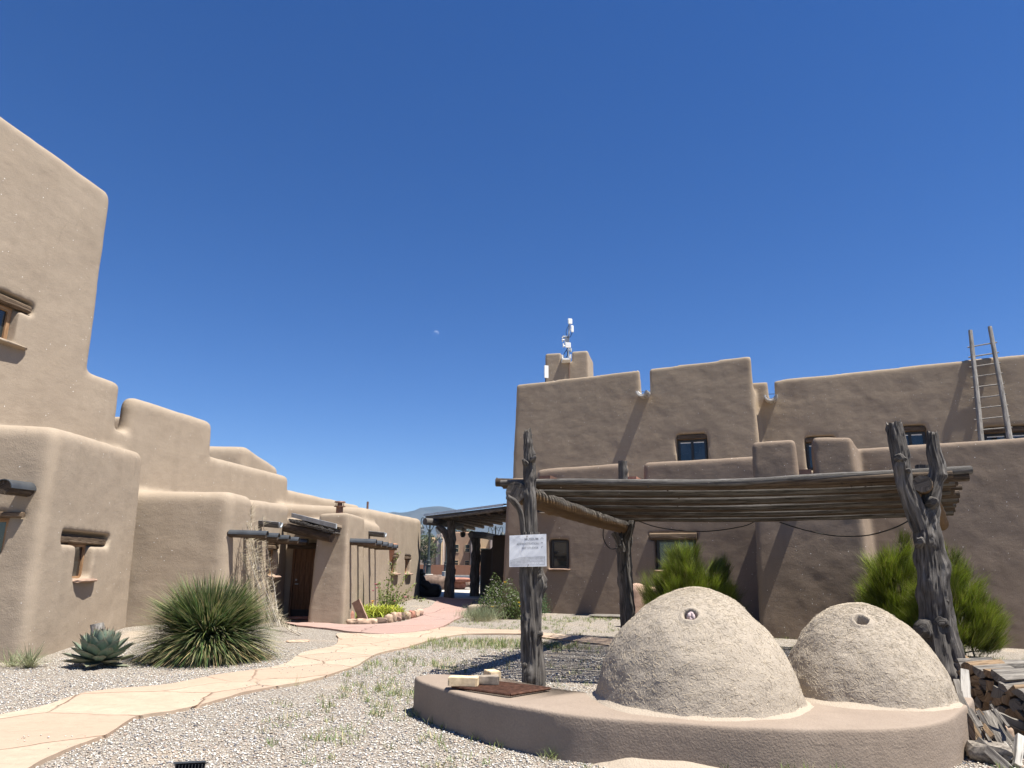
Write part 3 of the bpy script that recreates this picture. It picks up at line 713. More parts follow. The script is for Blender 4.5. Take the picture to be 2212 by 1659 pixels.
# flue on the roof
fb = at(733, 1108, 24.0); fl_ = MB()
fl_.tube([fb + Vector((0, 0, -.35)), fb + Vector((0, 0, .20))], 0.115, 14); flue = fl_.build('flue_pipe', M['flue'], LB)
fl_ = MB(); fl_.tube([fb + Vector((0, 0, .20)), fb + Vector((0, 0, .225))], 0.19, 16); fl_.tube([fb + Vector((0, 0, .34)), fb + Vector((0, 0, .38))], [0.19, 0.17], 16)
for k in range(4): fl_.box(fb + Vector((.13 * math.cos(k * 1.57 + .5), .13 * math.sin(k * 1.57 + .5), .28)), (.02, .02, .13))
fl_.tube([fb + Vector((0, 0, .22)), fb + Vector((0, 0, .34))], 0.085, 10); fl_.build('flue_cap', M['flue'], flue)
vb = at(794, 1093, 27.0); fl_ = MB(); fl_.tube([vb + Vector((0, 0, -.4)), vb + Vector((0, 0, .16))], 0.04, 8); fl_.build('vent_pipe', M['flue'], LB)
# clay sconce on the low wing
h_ = w4.hit(843, 1190)
sc_ = MB(); tt = w4.d.dot(h_ - w4.p)
n = 10
prof = [(0.00, -.62), (0.05, -.55), (.10, -.30), (.13, -.1), (.15, -.1), (.15, .0), (.20, .0), (.20, .14), (.16, .16)]
vs_ = []
for (r0, dz) in prof:
    for k in range(n + 1):
        th = math.pi * k / n; vs_.append(w4.pt(tt + r0 * 1.2 * math.cos(th), 0, -0.02) + w4.n * (r0 * 1.5 * math.sin(th) - w4.b * h_.z) + Vector((0, 0, h_.z + .12 + dz)))
m1 = n + 1
sc_.add(vs_, [(i * m1 + k, i * m1 + k + 1, (i + 1) * m1 + k + 1, (i + 1) * m1 + k) for i in range(len(prof) - 1) for k in range(n)] + [tuple((len(prof) - 1) * m1 + k for k in range(n + 1))])
sc_.build('wall_sconce', M['terracotta'], LB)

# ------------------------------------------------------------------ right museum building
RB = empty('adobe_building', (6, 26, 0), 'two-storey brown adobe building with notched parapets and dark-framed windows behind the pole shelter', 'building')
TH = -22.0
a0 = gp(1260, 1327)
wa = Wall((a0.x, a0.y), TH, 0.028)
ua0 = wa.foot(0, -2.2); wu = Wall(ua0, TH, 0.022)
ub0 = wa.foot(0, -3.0); wub = Wall(ub0, TH, 0.02)
pb0 = gp(1715, 1378); wp = Wall((pb0.x, pb0.y), TH, 0.028)
bb0 = wp.foot(0, -1.9); wb = Wall(bb0, TH, 0.03)
def rm(w, t0, t1, z, back, r=0.14, z1=None, z0=-0.4, o_=0.0, seg=4, k0=0.0):
    a, b = w.foot(t0, -o_), w.foot(t1, -o_); n = w.n; kx, ky = w.d.x * k0, w.d.y * k0
    z1 = z if z1 is None else z1
    return dict(poly=pol(a, b, (b[0] - n.x * back + kx, b[1] - n.y * back + ky), (a[0] - n.x * back, a[1] - n.y * back)), tops=[z, z1, z1, z], batter=w.b, r=r, z0=z0, seg=seg)
ms = []
tA0 = wa.t(1090, 1200) - .12; tA1 = wa.t(1364, 1020); tA2 = wa.t(1380, 1020); tAb = wa.t(1150, 1020)
zg = zat(wa, 1370, 1044)
ms.append(rm(wa, tA0, 9.0, zg, 5.0, 0.1))
ms.append(rm(wa, tA0 + .02, tAb + .2, zat(wa, 1120, 1031), 0.9, 0.14))
ms.append(rm(wa, tAb, tA1, zat(wa, 1170, 1012), 0.62, 0.17, zat(wa, 1345, 998)))
tAe = wa.t(1640, 1000) + .25
ms.append(rm(wa, tA2, tAe, zat(wa, 1400, 997), 0.62, 0.15, zat(wa, 1620, 984)))
msl, ms = ms, []
tU0 = wu.t(1110, 930) - .16; tN0 = wu.t(1385.5, 820); tN1 = wu.t(1400, 820); tN0 += .17; tN1 -= .17; tU1 = wu.t(1637, 850) + .06
ms.append(rm(wu, tU0, tU1, zat(wu, 1392, 853), 6, 0.12))
ms.append(rm(wu, tU0, tN0, zat(wu, 1120, 829), 0.55, 0.10, zat(wu, 1380, 797)))
ms.append(rm(wu, tN1, tU1, zat(wu, 1405, 795), 0.55, 0.10, zat(wu, 1630, 766)))
tM1 = wub.t(1661, 840); tM2 = wub.t(1671, 840); tM1 += .17; tM2 -= .17
ms.append(rm(wub, tU1 - 2.5, 26, zat(wub, 1665, 862), 6, 0.12))
ms.append(rm(wub, tU1 - 2.0, tM1, zat(wub, 1650, 823), 0.5, 0.13))
zr = zat(wub, 2200, 763)
ms.append(rm(wub, tM2, 26, zat(wub, 1680, 819), 0.55, 0.10, zr + 0.3))
cb = bmesh.new(); cbl = bmesh.new()
RW = {}
for key, w, q in (('low1', wa, (1189, 1167, 1226, 1228)), ('low2', wa, (1418, 1166, 1502, 1231)), ('up', wu, (1464, 949, 1526, 1000)),
                  ('ub1', wub, (1744, 955, 1806, 1012)), ('ub2', wub, (1936, 932, 2003, 990)), ('ub3', wub, (2131, 934, 2230, 990))):
    r_ = w.rect(*q); RW[key] = (w, r_); ck = cbl if w is wa else cb; cut_box(ck, w, r_[0] - .03, r_[1] + .03, r_[2] - .03, r_[3] + .03, depth=0.32, flare=0.07)
    if key in ('low2',): cut_box(ck, w, r_[0] - .22, r_[1] + .1, r_[3] - .02, r_[3] + .24, depth=0.16, flare=0.02)
    elif key != 'low1': cut_box(cb, w, r_[0] - .02, r_[1] + .02, r_[3] - .02, r_[3] + .22, depth=0.24, flare=0.04)
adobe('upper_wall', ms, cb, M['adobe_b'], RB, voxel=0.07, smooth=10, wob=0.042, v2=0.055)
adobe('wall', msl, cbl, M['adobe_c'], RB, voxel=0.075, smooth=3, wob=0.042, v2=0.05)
# the projecting lower block with two merlons
ms = []
tP0 = wp.t(1634, 1150); tP1 = wp.t(1872, 1150)
z_b = zat(wb, 2000, 961); z_b2 = zat(wb, 2200, 951)
ms.append(rm(wb, tP0 + 0.05, 16, zg - 0.3, 5.5, 0.1))
ms.append(rm(wb, tP0 + 1.5, 16, z_b - .02, 0.6, 0.12, z_b2 + .3))
zp0 = zat(wp, 1675, 951); zp1 = zat(wp, 1800, 941)
tq0 = wp.t(1726, 980); tq1 = wp.t(1752, 980); tp1 = wp.t(1849, 970)
ms.append(rm(wp, tP0, tP1, zat(wp, 1740, 1030), 2.4, 0.12, k0=.32))
ms.append(rm(wp, tP0 - .10, tq0 + .07, zp0, 2.2, 0.10, zp0 + 0.02, seg=5, k0=.0))
ms.append(rm(wp, tq1 - .08, tP1 + .02, zp1, 2.2, 0.10, zp1 - 0.04, seg=5, k0=.32))
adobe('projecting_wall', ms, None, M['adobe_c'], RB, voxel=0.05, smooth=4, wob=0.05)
for key, (w, r_) in RW.items():
    lin = None; sil = None
    if key == 'low2': lin = (r_[0] - .2, r_[1] + .08, 0.24, 0.05); sil = (r_[0] - .15, r_[1] + .15, 0.07, 0.12)
    elif key == 'low1': sil = (r_[0] - .12, r_[1] + .12, 0.06, 0.14)
    else: lin = (r_[0], r_[1], 0.2, -0.05)
    window(w, *r_, RB, 0.16 if key == 'low1' else 0.2, 'frame', 0.075, 1 if key in ('low1', 'ub1') else 2, lin, sil, lm='lintel', blind=key not in ('low1', 'low2'))
# roof drains: open half-logs in the upper notches, boxed ones lower down
h_ = wu.hit(1393, 853); canale(wu, wu.d.dot(h_ - wu.p), h_.z + .08, 0.62, 0.23, RB, 'paintwood', 'paintwood')
h_ = wub.hit(1666, 862); canale(wub, wub.d.dot(h_ - wub.p), h_.z + .08, 0.62, 0.24, RB, 'paintwood', 'paintwood')
h_ = wa.hit(1192, 1042); t_ = wa.d.dot(h_ - wa.p)
rotA = R(TH)
mb = MB(); mb.box(wa.pt(t_, h_.z, 0.25), (0.42, 1.1, 0.30), rotA); cn = mb.build('canale', M['flue'], RB, smooth=False)
h_ = wa.hit(1372, 1046); t_ = wa.d.dot(h_ - wa.p)
mb = MB(); mb.box(wa.pt(t_, h_.z + .04, 0.35), (0.52, 1.3, 0.22), rotA); mb.build('canale', M['sandstone'], RB, smooth=False)
h_ = wp.hit(1740, 1033); t_ = wp.d.dot(h_ - wp.p)
mb = MB(); mb.box(wp.pt(t_, h_.z + .04, 0.25), (0.28, 1.1, 0.16), rotA); mb.build('canale', M['flue'], RB, smooth=False)
# small box light on the wall
h_ = wa.hit(1187, 1101); mb = MB(); mb.box(wa.pt(wa.d.dot(h_ - wa.p), h_.z, 0.12), (0.75, 0.3, 0.2), rotA); wl_ = mb.build('wall_light', M['black'], RB, smooth=False)
mb = MB(); mb.box(wa.pt(wa.d.dot(h_ - wa.p), h_.z - .105, 0.12), (0.6, 0.22, 0.02), rotA); mb.build('diffuser', M['white'], wl_, smooth=False)
# roof-top room with a notch
p0 = at(1168, 790, 34.5); p1 = at(1277, 790, 33.9)
wph = Wall((p0.x, p0.y), math.degrees(math.atan2(p1.y - p0.y, p1.x - p0.x)), 0.02)
tt = (p1 - p0).length; zpt = zat(wph, 1200, 762)
n0, n1 = wph.t(1219, 770) + .08, wph.t(1228, 770) - .08
NOTCH = (n0 + n1) / 2
ms = [rm(wph, 0, tt, zat(wph, 1224, 781), 3.0, 0.08, z0=7.0), rm(wph, -.06, n0, zpt, 2.6, 0.09, z0=7.0), rm(wph, n1, tt + .06, zpt + .03, 2.6, 0.09, z0=7.0)]
adobe('rooftop_room', ms, None, M['adobe'], RB, voxel=0.05, smooth=2, wob=0.03)
h_ = wph.hit(1223.5, 781); mb = MB(); mb.box(wph.pt((n0 + n1) / 2, h_.z - .03, 0.12), (0.42, 0.95, 0.08), R(0)); 
mb.box(wph.pt((n0 + n1) / 2 - .2, h_.z + .1, 0.12), (0.06, 0.9, 0.2), 0.0); mb.box(wph.pt((n0 + n1) / 2 + .2, h_.z + .1, 0.12), (0.06, 0.9, 0.2), 0.0); mb.build('canale', M['white'], RB, smooth=False)
mb = MB(); pts = [wph.pt(n1 + .12, z_, 0.03) for z_ in (h_.z + .2, h_.z - .6, h_.z - 1.9)]; mb.tube(pts, 0.02, 6); mb.build('conduit', M['flue'], RB)
# ------------------------------------------------------------------ ground, paths
def grid_axis(lims, fine):
    a = [lims[0]]
    while a[-1] < lims[1]: a.append(a[-1] + fine(a[-1]))
    return a
xs = sorted(set([-x for x in grid_axis((0, 4000), lambda x: 0.16 if x < 6 else (0.4 if x < 14 else max(1.0, x * 0.22)))] + grid_axis((0, 4000), lambda x: 0.16 if x < 6 else (0.4 if x < 14 else max(1.0, x * 0.22)))))
ys = [-40, -15, -5, 0, 3] + grid_axis((4.5, 5200), lambda y: 0.14 if y < 12 else (0.35 if y < 40 else max(1.2, (y - 36) * 0.25)))
V = [(x, y, gh(x, y)) for y in ys for x in xs]; nx = len(xs)
F = [(j * nx + i, j * nx + i + 1, (j + 1) * nx + i + 1, (j + 1) * nx + i) for j in range(len(ys) - 1) for i in range(nx - 1)]
o = raw('ground', V, F, M['gravel']); tag(o, kind='structure', label='pale pebble gravel ground of the courtyard')
def strip(name, pairs, m, lift, label, sub=10, cross=8, thick=0.05, wob=0.04, seed=0):
    Lp = spline([gp(*a) for a, b in pairs], (len(pairs) - 1) * sub + 1); Rp = spline([gp(*b) for a, b in pairs], (len(pairs) - 1) * sub + 1)
    mb = MB(); n = len(Lp); vs_ = []
    for i in range(n):
        for k in range(cross + 1):
            p = Lp[i].lerp(Rp[i], k / cross); e = 0
            if k in (0, cross):
                e = mnoise.noise(Vector((p.x * 1.5, p.y * 1.5, seed + k))) + .6 * mnoise.noise(Vector((p.x * 5, p.y * 5, seed + k)))
                dr = (Rp[i] - Lp[i]).normalized() * (1 if k else -1); p = p + dr * e * wob
            vs_.append((p.x, p.y, gh(p.x, p.y) + lift + 0.008 * mnoise.noise(Vector((p.x * 2, p.y * 2, 3)))))
    nb = len(vs_)
    c1 = cross + 1
    fs = [(i * c1 + k, (i + 1) * c1 + k, (i + 1) * c1 + k + 1, i * c1 + k + 1) for i in range(n - 1) for k in range(cross)]
    lo = [(v[0], v[1], v[2] - thick) for v in vs_]
    fs += [(i * c1, nb + i * c1, nb + (i + 1) * c1, (i + 1) * c1) for i in range(n - 1)]
    fs += [(i * c1 + cross, (i + 1) * c1 + cross, nb + (i + 1) * c1 + cross, nb + i * c1 + cross) for i in range(n - 1)]
    mb.add(vs_ + lo, fs); o = mb.build(name, m, None, sharp=30); return tag(o, label, None, None, 'structure')
sandy = [((-420, 1672), (-330, 1990)), ((-260, 1618), (-180, 1830)), ((-130, 1580), (-40, 1730)), ((0, 1551), (76, 1659)), ((92, 1532), (152, 1623)), ((150, 1515), (232, 1591)), ((203, 1500), (292, 1553)), ((343, 1486), (374, 1540)), ((476, 1461), (476, 1515)), ((587, 1445), (540, 1499)),
         ((625, 1432), (650, 1477)), ((652, 1414), (702, 1464)), ((720, 1398), (767, 1443)), ((731, 1383), (812, 1417)), ((735, 1372), (870, 1403)), ((838, 1373), (942, 1383)), ((913, 1366), (994, 1373)),
         ((965, 1356.5), (1040, 1371)), ((1020, 1360), (1135, 1373)), ((1135, 1365), (1176, 1381)), ((1176, 1370), (1317, 1396)), ((1325, 1383), (1420, 1405)), ((1480, 1396), (1560, 1425)), ((1650, 1408), (1750, 1440))]
strip('flagstone_path', sandy, M['flag'], 0.034, 'buff flagstone path curving from the lower left towards the shelter', seed=2)
redp = [((606, 1346.5), (640, 1354)), ((702, 1349), (715, 1362)), ((740, 1352), (756, 1369)), ((786, 1352), (838, 1373)), ((850, 1349), (913, 1366)), ((885, 1341), (955, 1356)), ((914, 1332), (984, 1341)),
        ((908, 1323), (1004, 1331)), ((930, 1315), (1008, 1318)), ((945, 1302), (1018, 1306)), ((952, 1294), (1024, 1297))]
strip('red_walkway', redp, M['redpath'], 0.042, 'reddish paved walkway from the wooden door to the porch', seed=5, wob=0.03)
def slab(name, pts, m, z0, z1, label, kind='structure'):
    n = len(pts); mb = MB(); lo = [(p[0], p[1], z0) for p in pts]; hi = [(p[0], p[1], z1) for p in pts]
    if area2(pts) < 0: lo, hi = lo[::-1], hi[::-1]
    mb.add(lo + hi, [tuple(range(n, 2 * n))] + [(i, (i + 1) % n, n + (i + 1) % n, n + i) for i in range(n)])
    o = mb.build(name, m, None, smooth=False); return tag(o, label, None, None, kind)
slab('porch_floor', [(-4.6, 36.2), (0.5, 36.0), (1.2, 47.5), (-5.2, 47.5)], M['concrete'], -0.1, 0.03, 'concrete floor slab under and beyond the porch')
slab('parking_lot', [(-60, 56.5), (60, 56.5), (60, 112), (-60, 112)], M['asphalt'], -0.1, 0.012, 'dark asphalt parking lot beyond the buildings')
slab('kerb', [(-60, 56.0), (60, 56.0), (60, 56.45), (-60, 56.45)], M['concrete'], -0.1, 0.13, 'pale concrete kerb at the near edge of the parking lot')
slab('far_kerb', [(-60, 109), (60, 109), (60, 109.6), (-60, 109.6)], M['concrete'], -0.1, 0.14, 'pale kerb at the far edge of the parking lot')
for (xa, ya, xb, yb) in ((-9.5, 84, -7.0, 78), (-3.2, 84, -0.6, 78), (-4.5, 66, -1.0, 66.2), (-9.5, 66.2, -6.2, 66), (-6.2, 84, -3.9, 78)):
    d_ = Vector((xb - xa, yb - ya)); nn = Vector((-d_.y, d_.x)).normalized() * 0.06
    slab('road_marking', [(xa - nn.x, ya - nn.y), (xb - nn.x, yb - nn.y), (xb + nn.x, yb + nn.y), (xa + nn.x, ya + nn.y)], M['paint'], 0.013, 0.017, 'white painted parking line on the asphalt')
# mountains
mb = MB(); nxm, nym = 130, 14
vs_ = []
for j in range(nym):
    for i in range(nxm):
        x = -2900 + 5200 * i / (nxm - 1); y = 3900 + 1300 * j / (nym - 1)
        u = j / (nym - 1); prof = math.sin(min(1, u * 1.25) * math.pi / 2)
        ridge = 352 + 66 * mnoise.noise(Vector(((x + 290) * 0.00124, 1.7, 0))) + 30 * mnoise.noise(Vector(((x + 290) * 0.0042, 5, 0)))
        ridge -= 22 + 0.05 * max(0, x + 440)
        h = ridge * prof * (1 + .18 * mnoise.noise(Vector((x * .007, y * .0036, 2)))) - 16 * (1 - u)
        vs_.append((x, y, h))
mb.add(vs_, [(j * nxm + i, j * nxm + i + 1, (j + 1) * nxm + i + 1, (j + 1) * nxm + i) for j in range(nym - 1) for i in range(nxm - 1)])
tag(mb.build('mountains', M['hill'], None, sharp=None), 'blue hazy mountain ridge on the horizon', None, None, 'structure')
# moon
bm = bmesh.new(); bmesh.ops.create_icosphere(bm, subdivisions=4, radius=1.0); me = bpy.data.meshes.new('moon')
mp = at(942, 721, 14000); rr_ = 7.0 / 1535 * (mp - O).length
for v in bm.verts: v.co *= rr_
bm.to_mesh(me); bm.free(); fin(me, True, None); me.materials.append(M['moon'])
mo_ = link(bpy.data.objects.new('moon', me)); mo_.location = mp; tag(mo_, 'pale half moon in the clear blue sky', 'moon')
# ------------------------------------------------------------------ the pole shelter (ramada)
RA = empty('ramada', (0.32, 10.47, 0), 'open shelter of forked juniper posts carrying a roof of grey poles', 'pole shelter')
def px_path(Y, *pts): return [at(x, y, Y) for x, y in pts]
mb = MB()
gnarl(mb, [(0.33, 10.47, -0.15)] + px_path(10.47, (1151, 1475), (1149, 1390), (1147, 1300), (1146, 1220), (1145, 1150)), [.165, .155, .152, .16, .165, .135], 48, 34, 1, 0.19, 12)
gnarl(mb, px_path(10.50, (1146, 1205), (1145, 1150), (1144, 1080), (1144, 1030), (1142, 980), (1140, 934)), [.11, .105, .098, .10, .085, .06], 40, 34, 2, 0.2, 9, 0.12)
gnarl(mb, [at(1137, 1215, 10.42), at(1131, 1160, 10.40), at(1125, 1110, 10.36), at(1112, 1086, 10.30), at(1096, 1074, 10.24)], [.055, .042, .042, .05, .035], 16, 30, 3, 0.16, 2, .05)
for (x, y, x2, y2, r) in ((1136, 1002, 1129, 992, .035), (1150, 995, 1157, 985, .035), (1163, 1250, 1169, 1240, .05), (1136, 1345, 1129, 1342, .05), (1160, 1372, 1172, 1368, .05), (1158, 1240, 1167, 1228, .045), (1138, 1440, 1131, 1432, .04)):
    gnarl(mb, [at(x, y, 10.42), at((x + x2) / 2, (y + y2) / 2, 10.37), at(x2, y2, 10.35)], [r * 1.35, r, r * .5], 12, 60, int(x), 0.2)
mb.build('post', M['post'], RA, sharp=50)
mb = MB()
gnarl(mb, [(2.72, 17.2, -0.15)] + px_path(17.2, (1357, 1360), (1354, 1290), (1350, 1225), (1349, 1165), (1350, 1130)), [.19, .17, .165, .17, .175, .16], 24, 22, 4, 0.18, 9)
gnarl(mb, px_path(17.25, (1350, 1165), (1349, 1125), (1346, 1060), (1345, 996)), [.14, .125, .12, .11], 18, 22, 5, 0.12, 3)
gnarl(mb, px_path(17.1, (1354, 1165), (1362, 1135), (1366, 1118)), [.12, .10, .06], 14, 26, 6, 0.2, 1, .1)
gnarl(mb, px_path(17.05, (1348, 1192), (1336, 1168), (1325, 1150)), [.09, .085, .07], 14, 26, 7, 0.15)
gnarl(mb, px_path(17.1, (1347, 1238), (1340, 1233)), [.05, .04], 10, 40, 8, .1)
mb.build('post', M['post'], RA, sharp=50)
mb = MB()
gnarl(mb, [at(2062, 1530, 8.95), at(2044, 1430, 9.0)] + px_path(9.05, (2027, 1352), (2019, 1285), (2012, 1215), (2001, 1150), (1994, 1110), (1990, 1088)), [.21, .195, .185, .175, .168, .155, .125, .06], 56, 38, 9, 0.16, 14)
gnarl(mb, px_path(9.03, (1994, 1145), (1974, 1093), (1955, 1045), (1945, 995), (1937, 950), (1931, 914)), [.13, .122, .106, .104, .106, .092], 44, 36, 10, 0.15, 6, .1)
gnarl(mb, px_path(9.08, (2004, 1140), (2011, 1085), (2021, 1040), (2025, 1008), (2017, 975), (2013, 936)), [.13, .112, .095, .10, .092, .07], 44, 36, 11, 0.15, 6, .1)
for (x, y, x2, y2, r) in ((1995, 1360, 1990, 1352, .085), (2028, 1345, 2034, 1338, .08), (1945, 992, 1938, 984, .05), (2012, 1086, 2020, 1080, .065), (2005, 1172, 2012, 1166, .075), (1990, 1172, 1985, 1166, .055), (2035, 1300, 2045, 1290, .05), (1960, 1018, 1966, 1014, .03)):
    gnarl(mb, [at(x, y, 8.97), at(x * .6 + x2 * .4, y * .6 + y2 * .4, 8.91), at((x + x2) / 2, (y + y2) / 2, 8.875)], [r * 1.5, r * 1.1, r * .7], 14, 60, int(x) + 3, 0.18)
mb.build('post', M['post'], RA, sharp=50)
mb = MB(); brp = Vector((8.25, 14.4, 0)); q_ = at(1996, 1006, 14.4)
gnarl(mb, [(brp.x, brp.y, -.15), (brp.x - .05, brp.y, 1.2), (brp.x, brp.y, 2.4), (q_.x, 14.4, q_.z)], [.19, .17, .17, .16], 20, 20, 12, 0.15, 5); mb.build('post', M['post'], RA, sharp=50)
mb = MB(); b0_, b1_ = at(1114, 1063, 10.48), at(1352, 1140, 17.5)
gnarl(mb, [b0_, b0_.lerp(b1_, .33) + Vector((0, 0, -.02)), b0_.lerp(b1_, .66) + Vector((0, 0, -.02)), b1_], [.158, .162, .158, .152], 24, 12, 13, 0.05, 2); lb_ = mb.build('beam', M['beam'], RA, sharp=60)
mb = MB(); d_ = (b1_ - b0_).normalized(); mb.tube([b0_ - d_ * .012, b0_ + d_ * .05], [.150, .158], 24); mb.build('log_end', M['logend'], lb_, sharp=40)
mb = MB(); c0_ = at(1992, 1045, 8.9); c1_ = at(2031, 1131, 14.6)
gnarl(mb, [c0_, c0_.lerp(c1_, .33), c0_.lerp(c1_, .66), c1_], [.112, .135, .15, .155], 22, 12, 14, 0.06, 2); rb_ = mb.build('beam', M['beam'], RA, sharp=60)
mb = MB(); d_ = (c1_ - c0_).normalized(); mb.tube([c0_ - d_ * .012, c0_ + d_ * .05], [.105, .113], 22); mb.build('log_end', M['logend'], rb_, sharp=40)
NP = 46
for k in range(NP):
    f = k / (NP - 1)
    l = b0_.lerp(b1_, 0.035 + .965 * f); r = c0_.lerp(c1_, 0.05 + .95 * f)
    rr = 0.046 + 0.022 * rnd.random()
    hang = k in (5, 12, 20, 29, 38)
    if hang: rr = .055
    dz = 0.150 + rr - (.03 if hang else 0)
    ax = (r - l).normalized()
    e0, e1 = 0.20 + 0.35 * rnd.random(), 0.25 + 0.30 * rnd.random() * (1 - f)
    p0, p1 = l - ax * e0, r + ax * e1
    p0.z += dz; p1.z += dz - .04 * (1 - f)
    if k == 0:
        p0 = at(1082, 1043, 10.74); p1 = at(2098, 1015, 9.24); rr = .052
    n = 16; pts = []
    wv = rnd.uniform(0.01, 0.035)
    for i in range(n):
        t = i / (n - 1); p = p0.lerp(p1, t); p.z -= (0.06 + (.04 if hang else 0)) * math.sin(t * math.pi)
        p.z += wv * mnoise.noise(Vector((t * 3, k * 3.3, 0))); p.y += wv * 1.4 * mnoise.noise(Vector((t * 3, k * 3.3, 9)))
        pts.append(p)
    rv = [rr * (1.12 - .3 * (i / (n - 1) if k % 2 else 1 - i / (n - 1))) for i in range(n)]
    mb = MB(); mb.tube(pts, rv, 10, True, 0.16, k)
    for q in range(4):                       # cut twig stubs
        t = rnd.random(); i = int(t * (n - 2)); p = pts[i].lerp(pts[i + 1], rnd.random()); a = rnd.uniform(0, 6.28)
        dd = Vector((0, math.cos(a), math.sin(a))); mb.tube([p + dd * rr * .6, p + dd * (rr + .016)], [.016, .011], 6)
    mb.build('roof_pole', M['pole'] if (hang or k == 0) else M['polebrown'], RA, sharp=60)
def cable(name, parent, *pts, r=0.008, n=22):
    mb = MB(); mb.tube(spline(pts, n), r, 6); return mb.build(name, M['cable'], parent)
cable('cable', RA, at(1360, 1118, 16.9), at(1375, 1124, 16.8), at(1430, 1141, 16.5), at(1520, 1148, 16.2), at(1600, 1138, 15.9), at(1632, 1126, 15.8), r=.012)
cable('cable', RA, at(1684, 1128, 15.0), at(1735, 1144, 14.8), at(1800, 1157, 14.4), at(1870, 1157, 13.9), at(1930, 1141, 13.5), at(1968, 1122, 13.2), r=.012)
cable('cable', RA, at(1304, 1137, 16.2), at(1303, 1160, 16.2), at(1312, 1180, 16.2), at(1326, 1186, 16.3), at(1340, 1177, 16.5), at(1344, 1160, 16.7), at(1340, 1140, 16.8), r=.012)
cable('cord', RA, at(1345, 1232, 16.98), at(1352, 1219, 16.95), at(1356, 1240, 16.95), at(1360, 1265, 16.95), at(1366, 1290, 16.97), at(1371, 1320, 16.98), r=.016)['label'] = 'pale rope hanging down the post'

# ------------------------------------------------------------------ sign nailed to the post
SG = empty('sign', at(1140, 1190, 10.22), 'weathered white notice with faded grey lettering nailed to the left front post', 'sign')
TL, TR, BL_, BR_ = at(1100.5, 1157, 10.24), at(1179.8, 1153.3, 10.16), at(1100, 1224.8, 10.24), at(1180.8, 1223.4, 10.16)
ex = (TR - TL); SW = ex.length; ex.normalize(); ez = (TL - BL_); SH = ez.length; ez = (ez - ex * ez.dot(ex)).normalized(); en = ex.cross(ez)
if en.y > 0: en = -en
def sp(u, v, o_=0.0):
    w_ = 0.004 * mnoise.noise(Vector((u * 3, v * 3, 1.5))) + 0.003 * mnoise.noise(Vector((u * 7 + v * 5, v * 2, 4)))
    return TL.lerp(TR, u).lerp(BL_.lerp(BR_, u), v) + en * (o_ + w_)
mb = MB(); n = 60
vs_ = [sp(i / n, j / n) for j in range(n + 1) for i in range(n + 1)]; bk = [p - en * .012 for p in vs_]; c1 = n + 1; N0 = len(vs_)
fs = [(j * c1 + i, (j + 1) * c1 + i, (j + 1) * c1 + i + 1, j * c1 + i + 1) for j in range(n) for i in range(n)]
fs += [tuple(N0 + q for q in f[::-1]) for f in fs]
for i in range(n): fs += [(i, i + 1, N0 + i + 1, N0 + i), (n * c1 + i + 1, n * c1 + i, N0 + n * c1 + i, N0 + n * c1 + i + 1), ((i + 1) * c1, i * c1, N0 + i * c1, N0 + (i + 1) * c1), (i * c1 + n, (i + 1) * c1 + n, N0 + (i + 1) * c1 + n, N0 + i * c1 + n)]
mb.add(vs_ + bk, fs); mb.build('sign_board', M['vinyl'], SG, sharp=40)
def sheet(name, poly, m, o_=0.0006, sub=24):
    """a flat print on the sign: columns between a top edge and the bottom"""
    mb = MB(); us = [a for a, b in poly]
    vs_, fs = [], []
    for i in range(sub + 1):
        u = us[0] + (us[-1] - us[0]) * i / sub; top = np.interp(u, us, [b for a, b in poly])
        for j in range(7): vs_.append(sp(u, top + (0.965 - top) * j / 6, o_))
    fs = [(i * 7 + j, i * 7 + j + 1, (i + 1) * 7 + j + 1, (i + 1) * 7 + j) for i in range(sub) for j in range(6)]
    mb.add(vs_, fs); return mb.build(name, m, SG)
sheet('faded_picture', [(0.03, .78), (.10, .77), (.15, .745), (.21, .735), (.26, .70), (.5, .695), (.75, .688), (.965, .68)], M['photo'])
def text(name, s, u1, v, width, height, m, left=False, o_=0.0012, bold=0.0):
    cu = bpy.data.curves.new(name, 'FONT'); cu.body = s; cu.size = 1.0; cu.resolution_u = 3; cu.offset = bold
    t = bpy.data.objects.new(name, cu); col.objects.link(t)
    dg = bpy.context.evaluated_depsgraph_get(); dg.update()
    me = bpy.data.meshes.new_from_object(t.evaluated_get(dg)); bpy.data.objects.remove(t)
    xs_ = [q.co.x for q in me.vertices]; ys_ = [q.co.y for q in me.vertices]; x0, x1, y1 = min(xs_), max(xs_), max(ys_)
    for q in me.vertices:
        a = (q.co.x - x0) / (x1 - x0) * width; b = q.co.y / y1 * height
        u = (u1 + a) if left else (u1 - width + a)
        q.co = sp(u, v - b, o_)
    me.name = name; me.materials.append(m); me.update()
    return link(bpy.data.objects.new(name, me), SG)
text('lettering', 'MUSEUM', .785, .178, .37, .078, M['letter'], bold=.008)
text('lettering', 'ADMINISTRATION', .785, .318, .59, .070, M['letter'])
text('lettering', 'ART STUDIOS', .785, .452, .455, .070, M['letter'])
text('lettering', 'BIRDWAYE', .935, .835, .37, .062, M['letterwhite'], bold=.01)
text('lettering', 'WELCOME', .935, .925, .43, .062, M['letterwhite'], bold=.01)
text('lettering', 'POEH', .06, .815, .09, .036, M['letterwhite'], True)
text('lettering', 'CULTURAL', .06, .865, .17, .036, M['letterwhite'], True)
text('lettering', 'CENTER', .06, .915, .13, .036, M['letterwhite'], True)
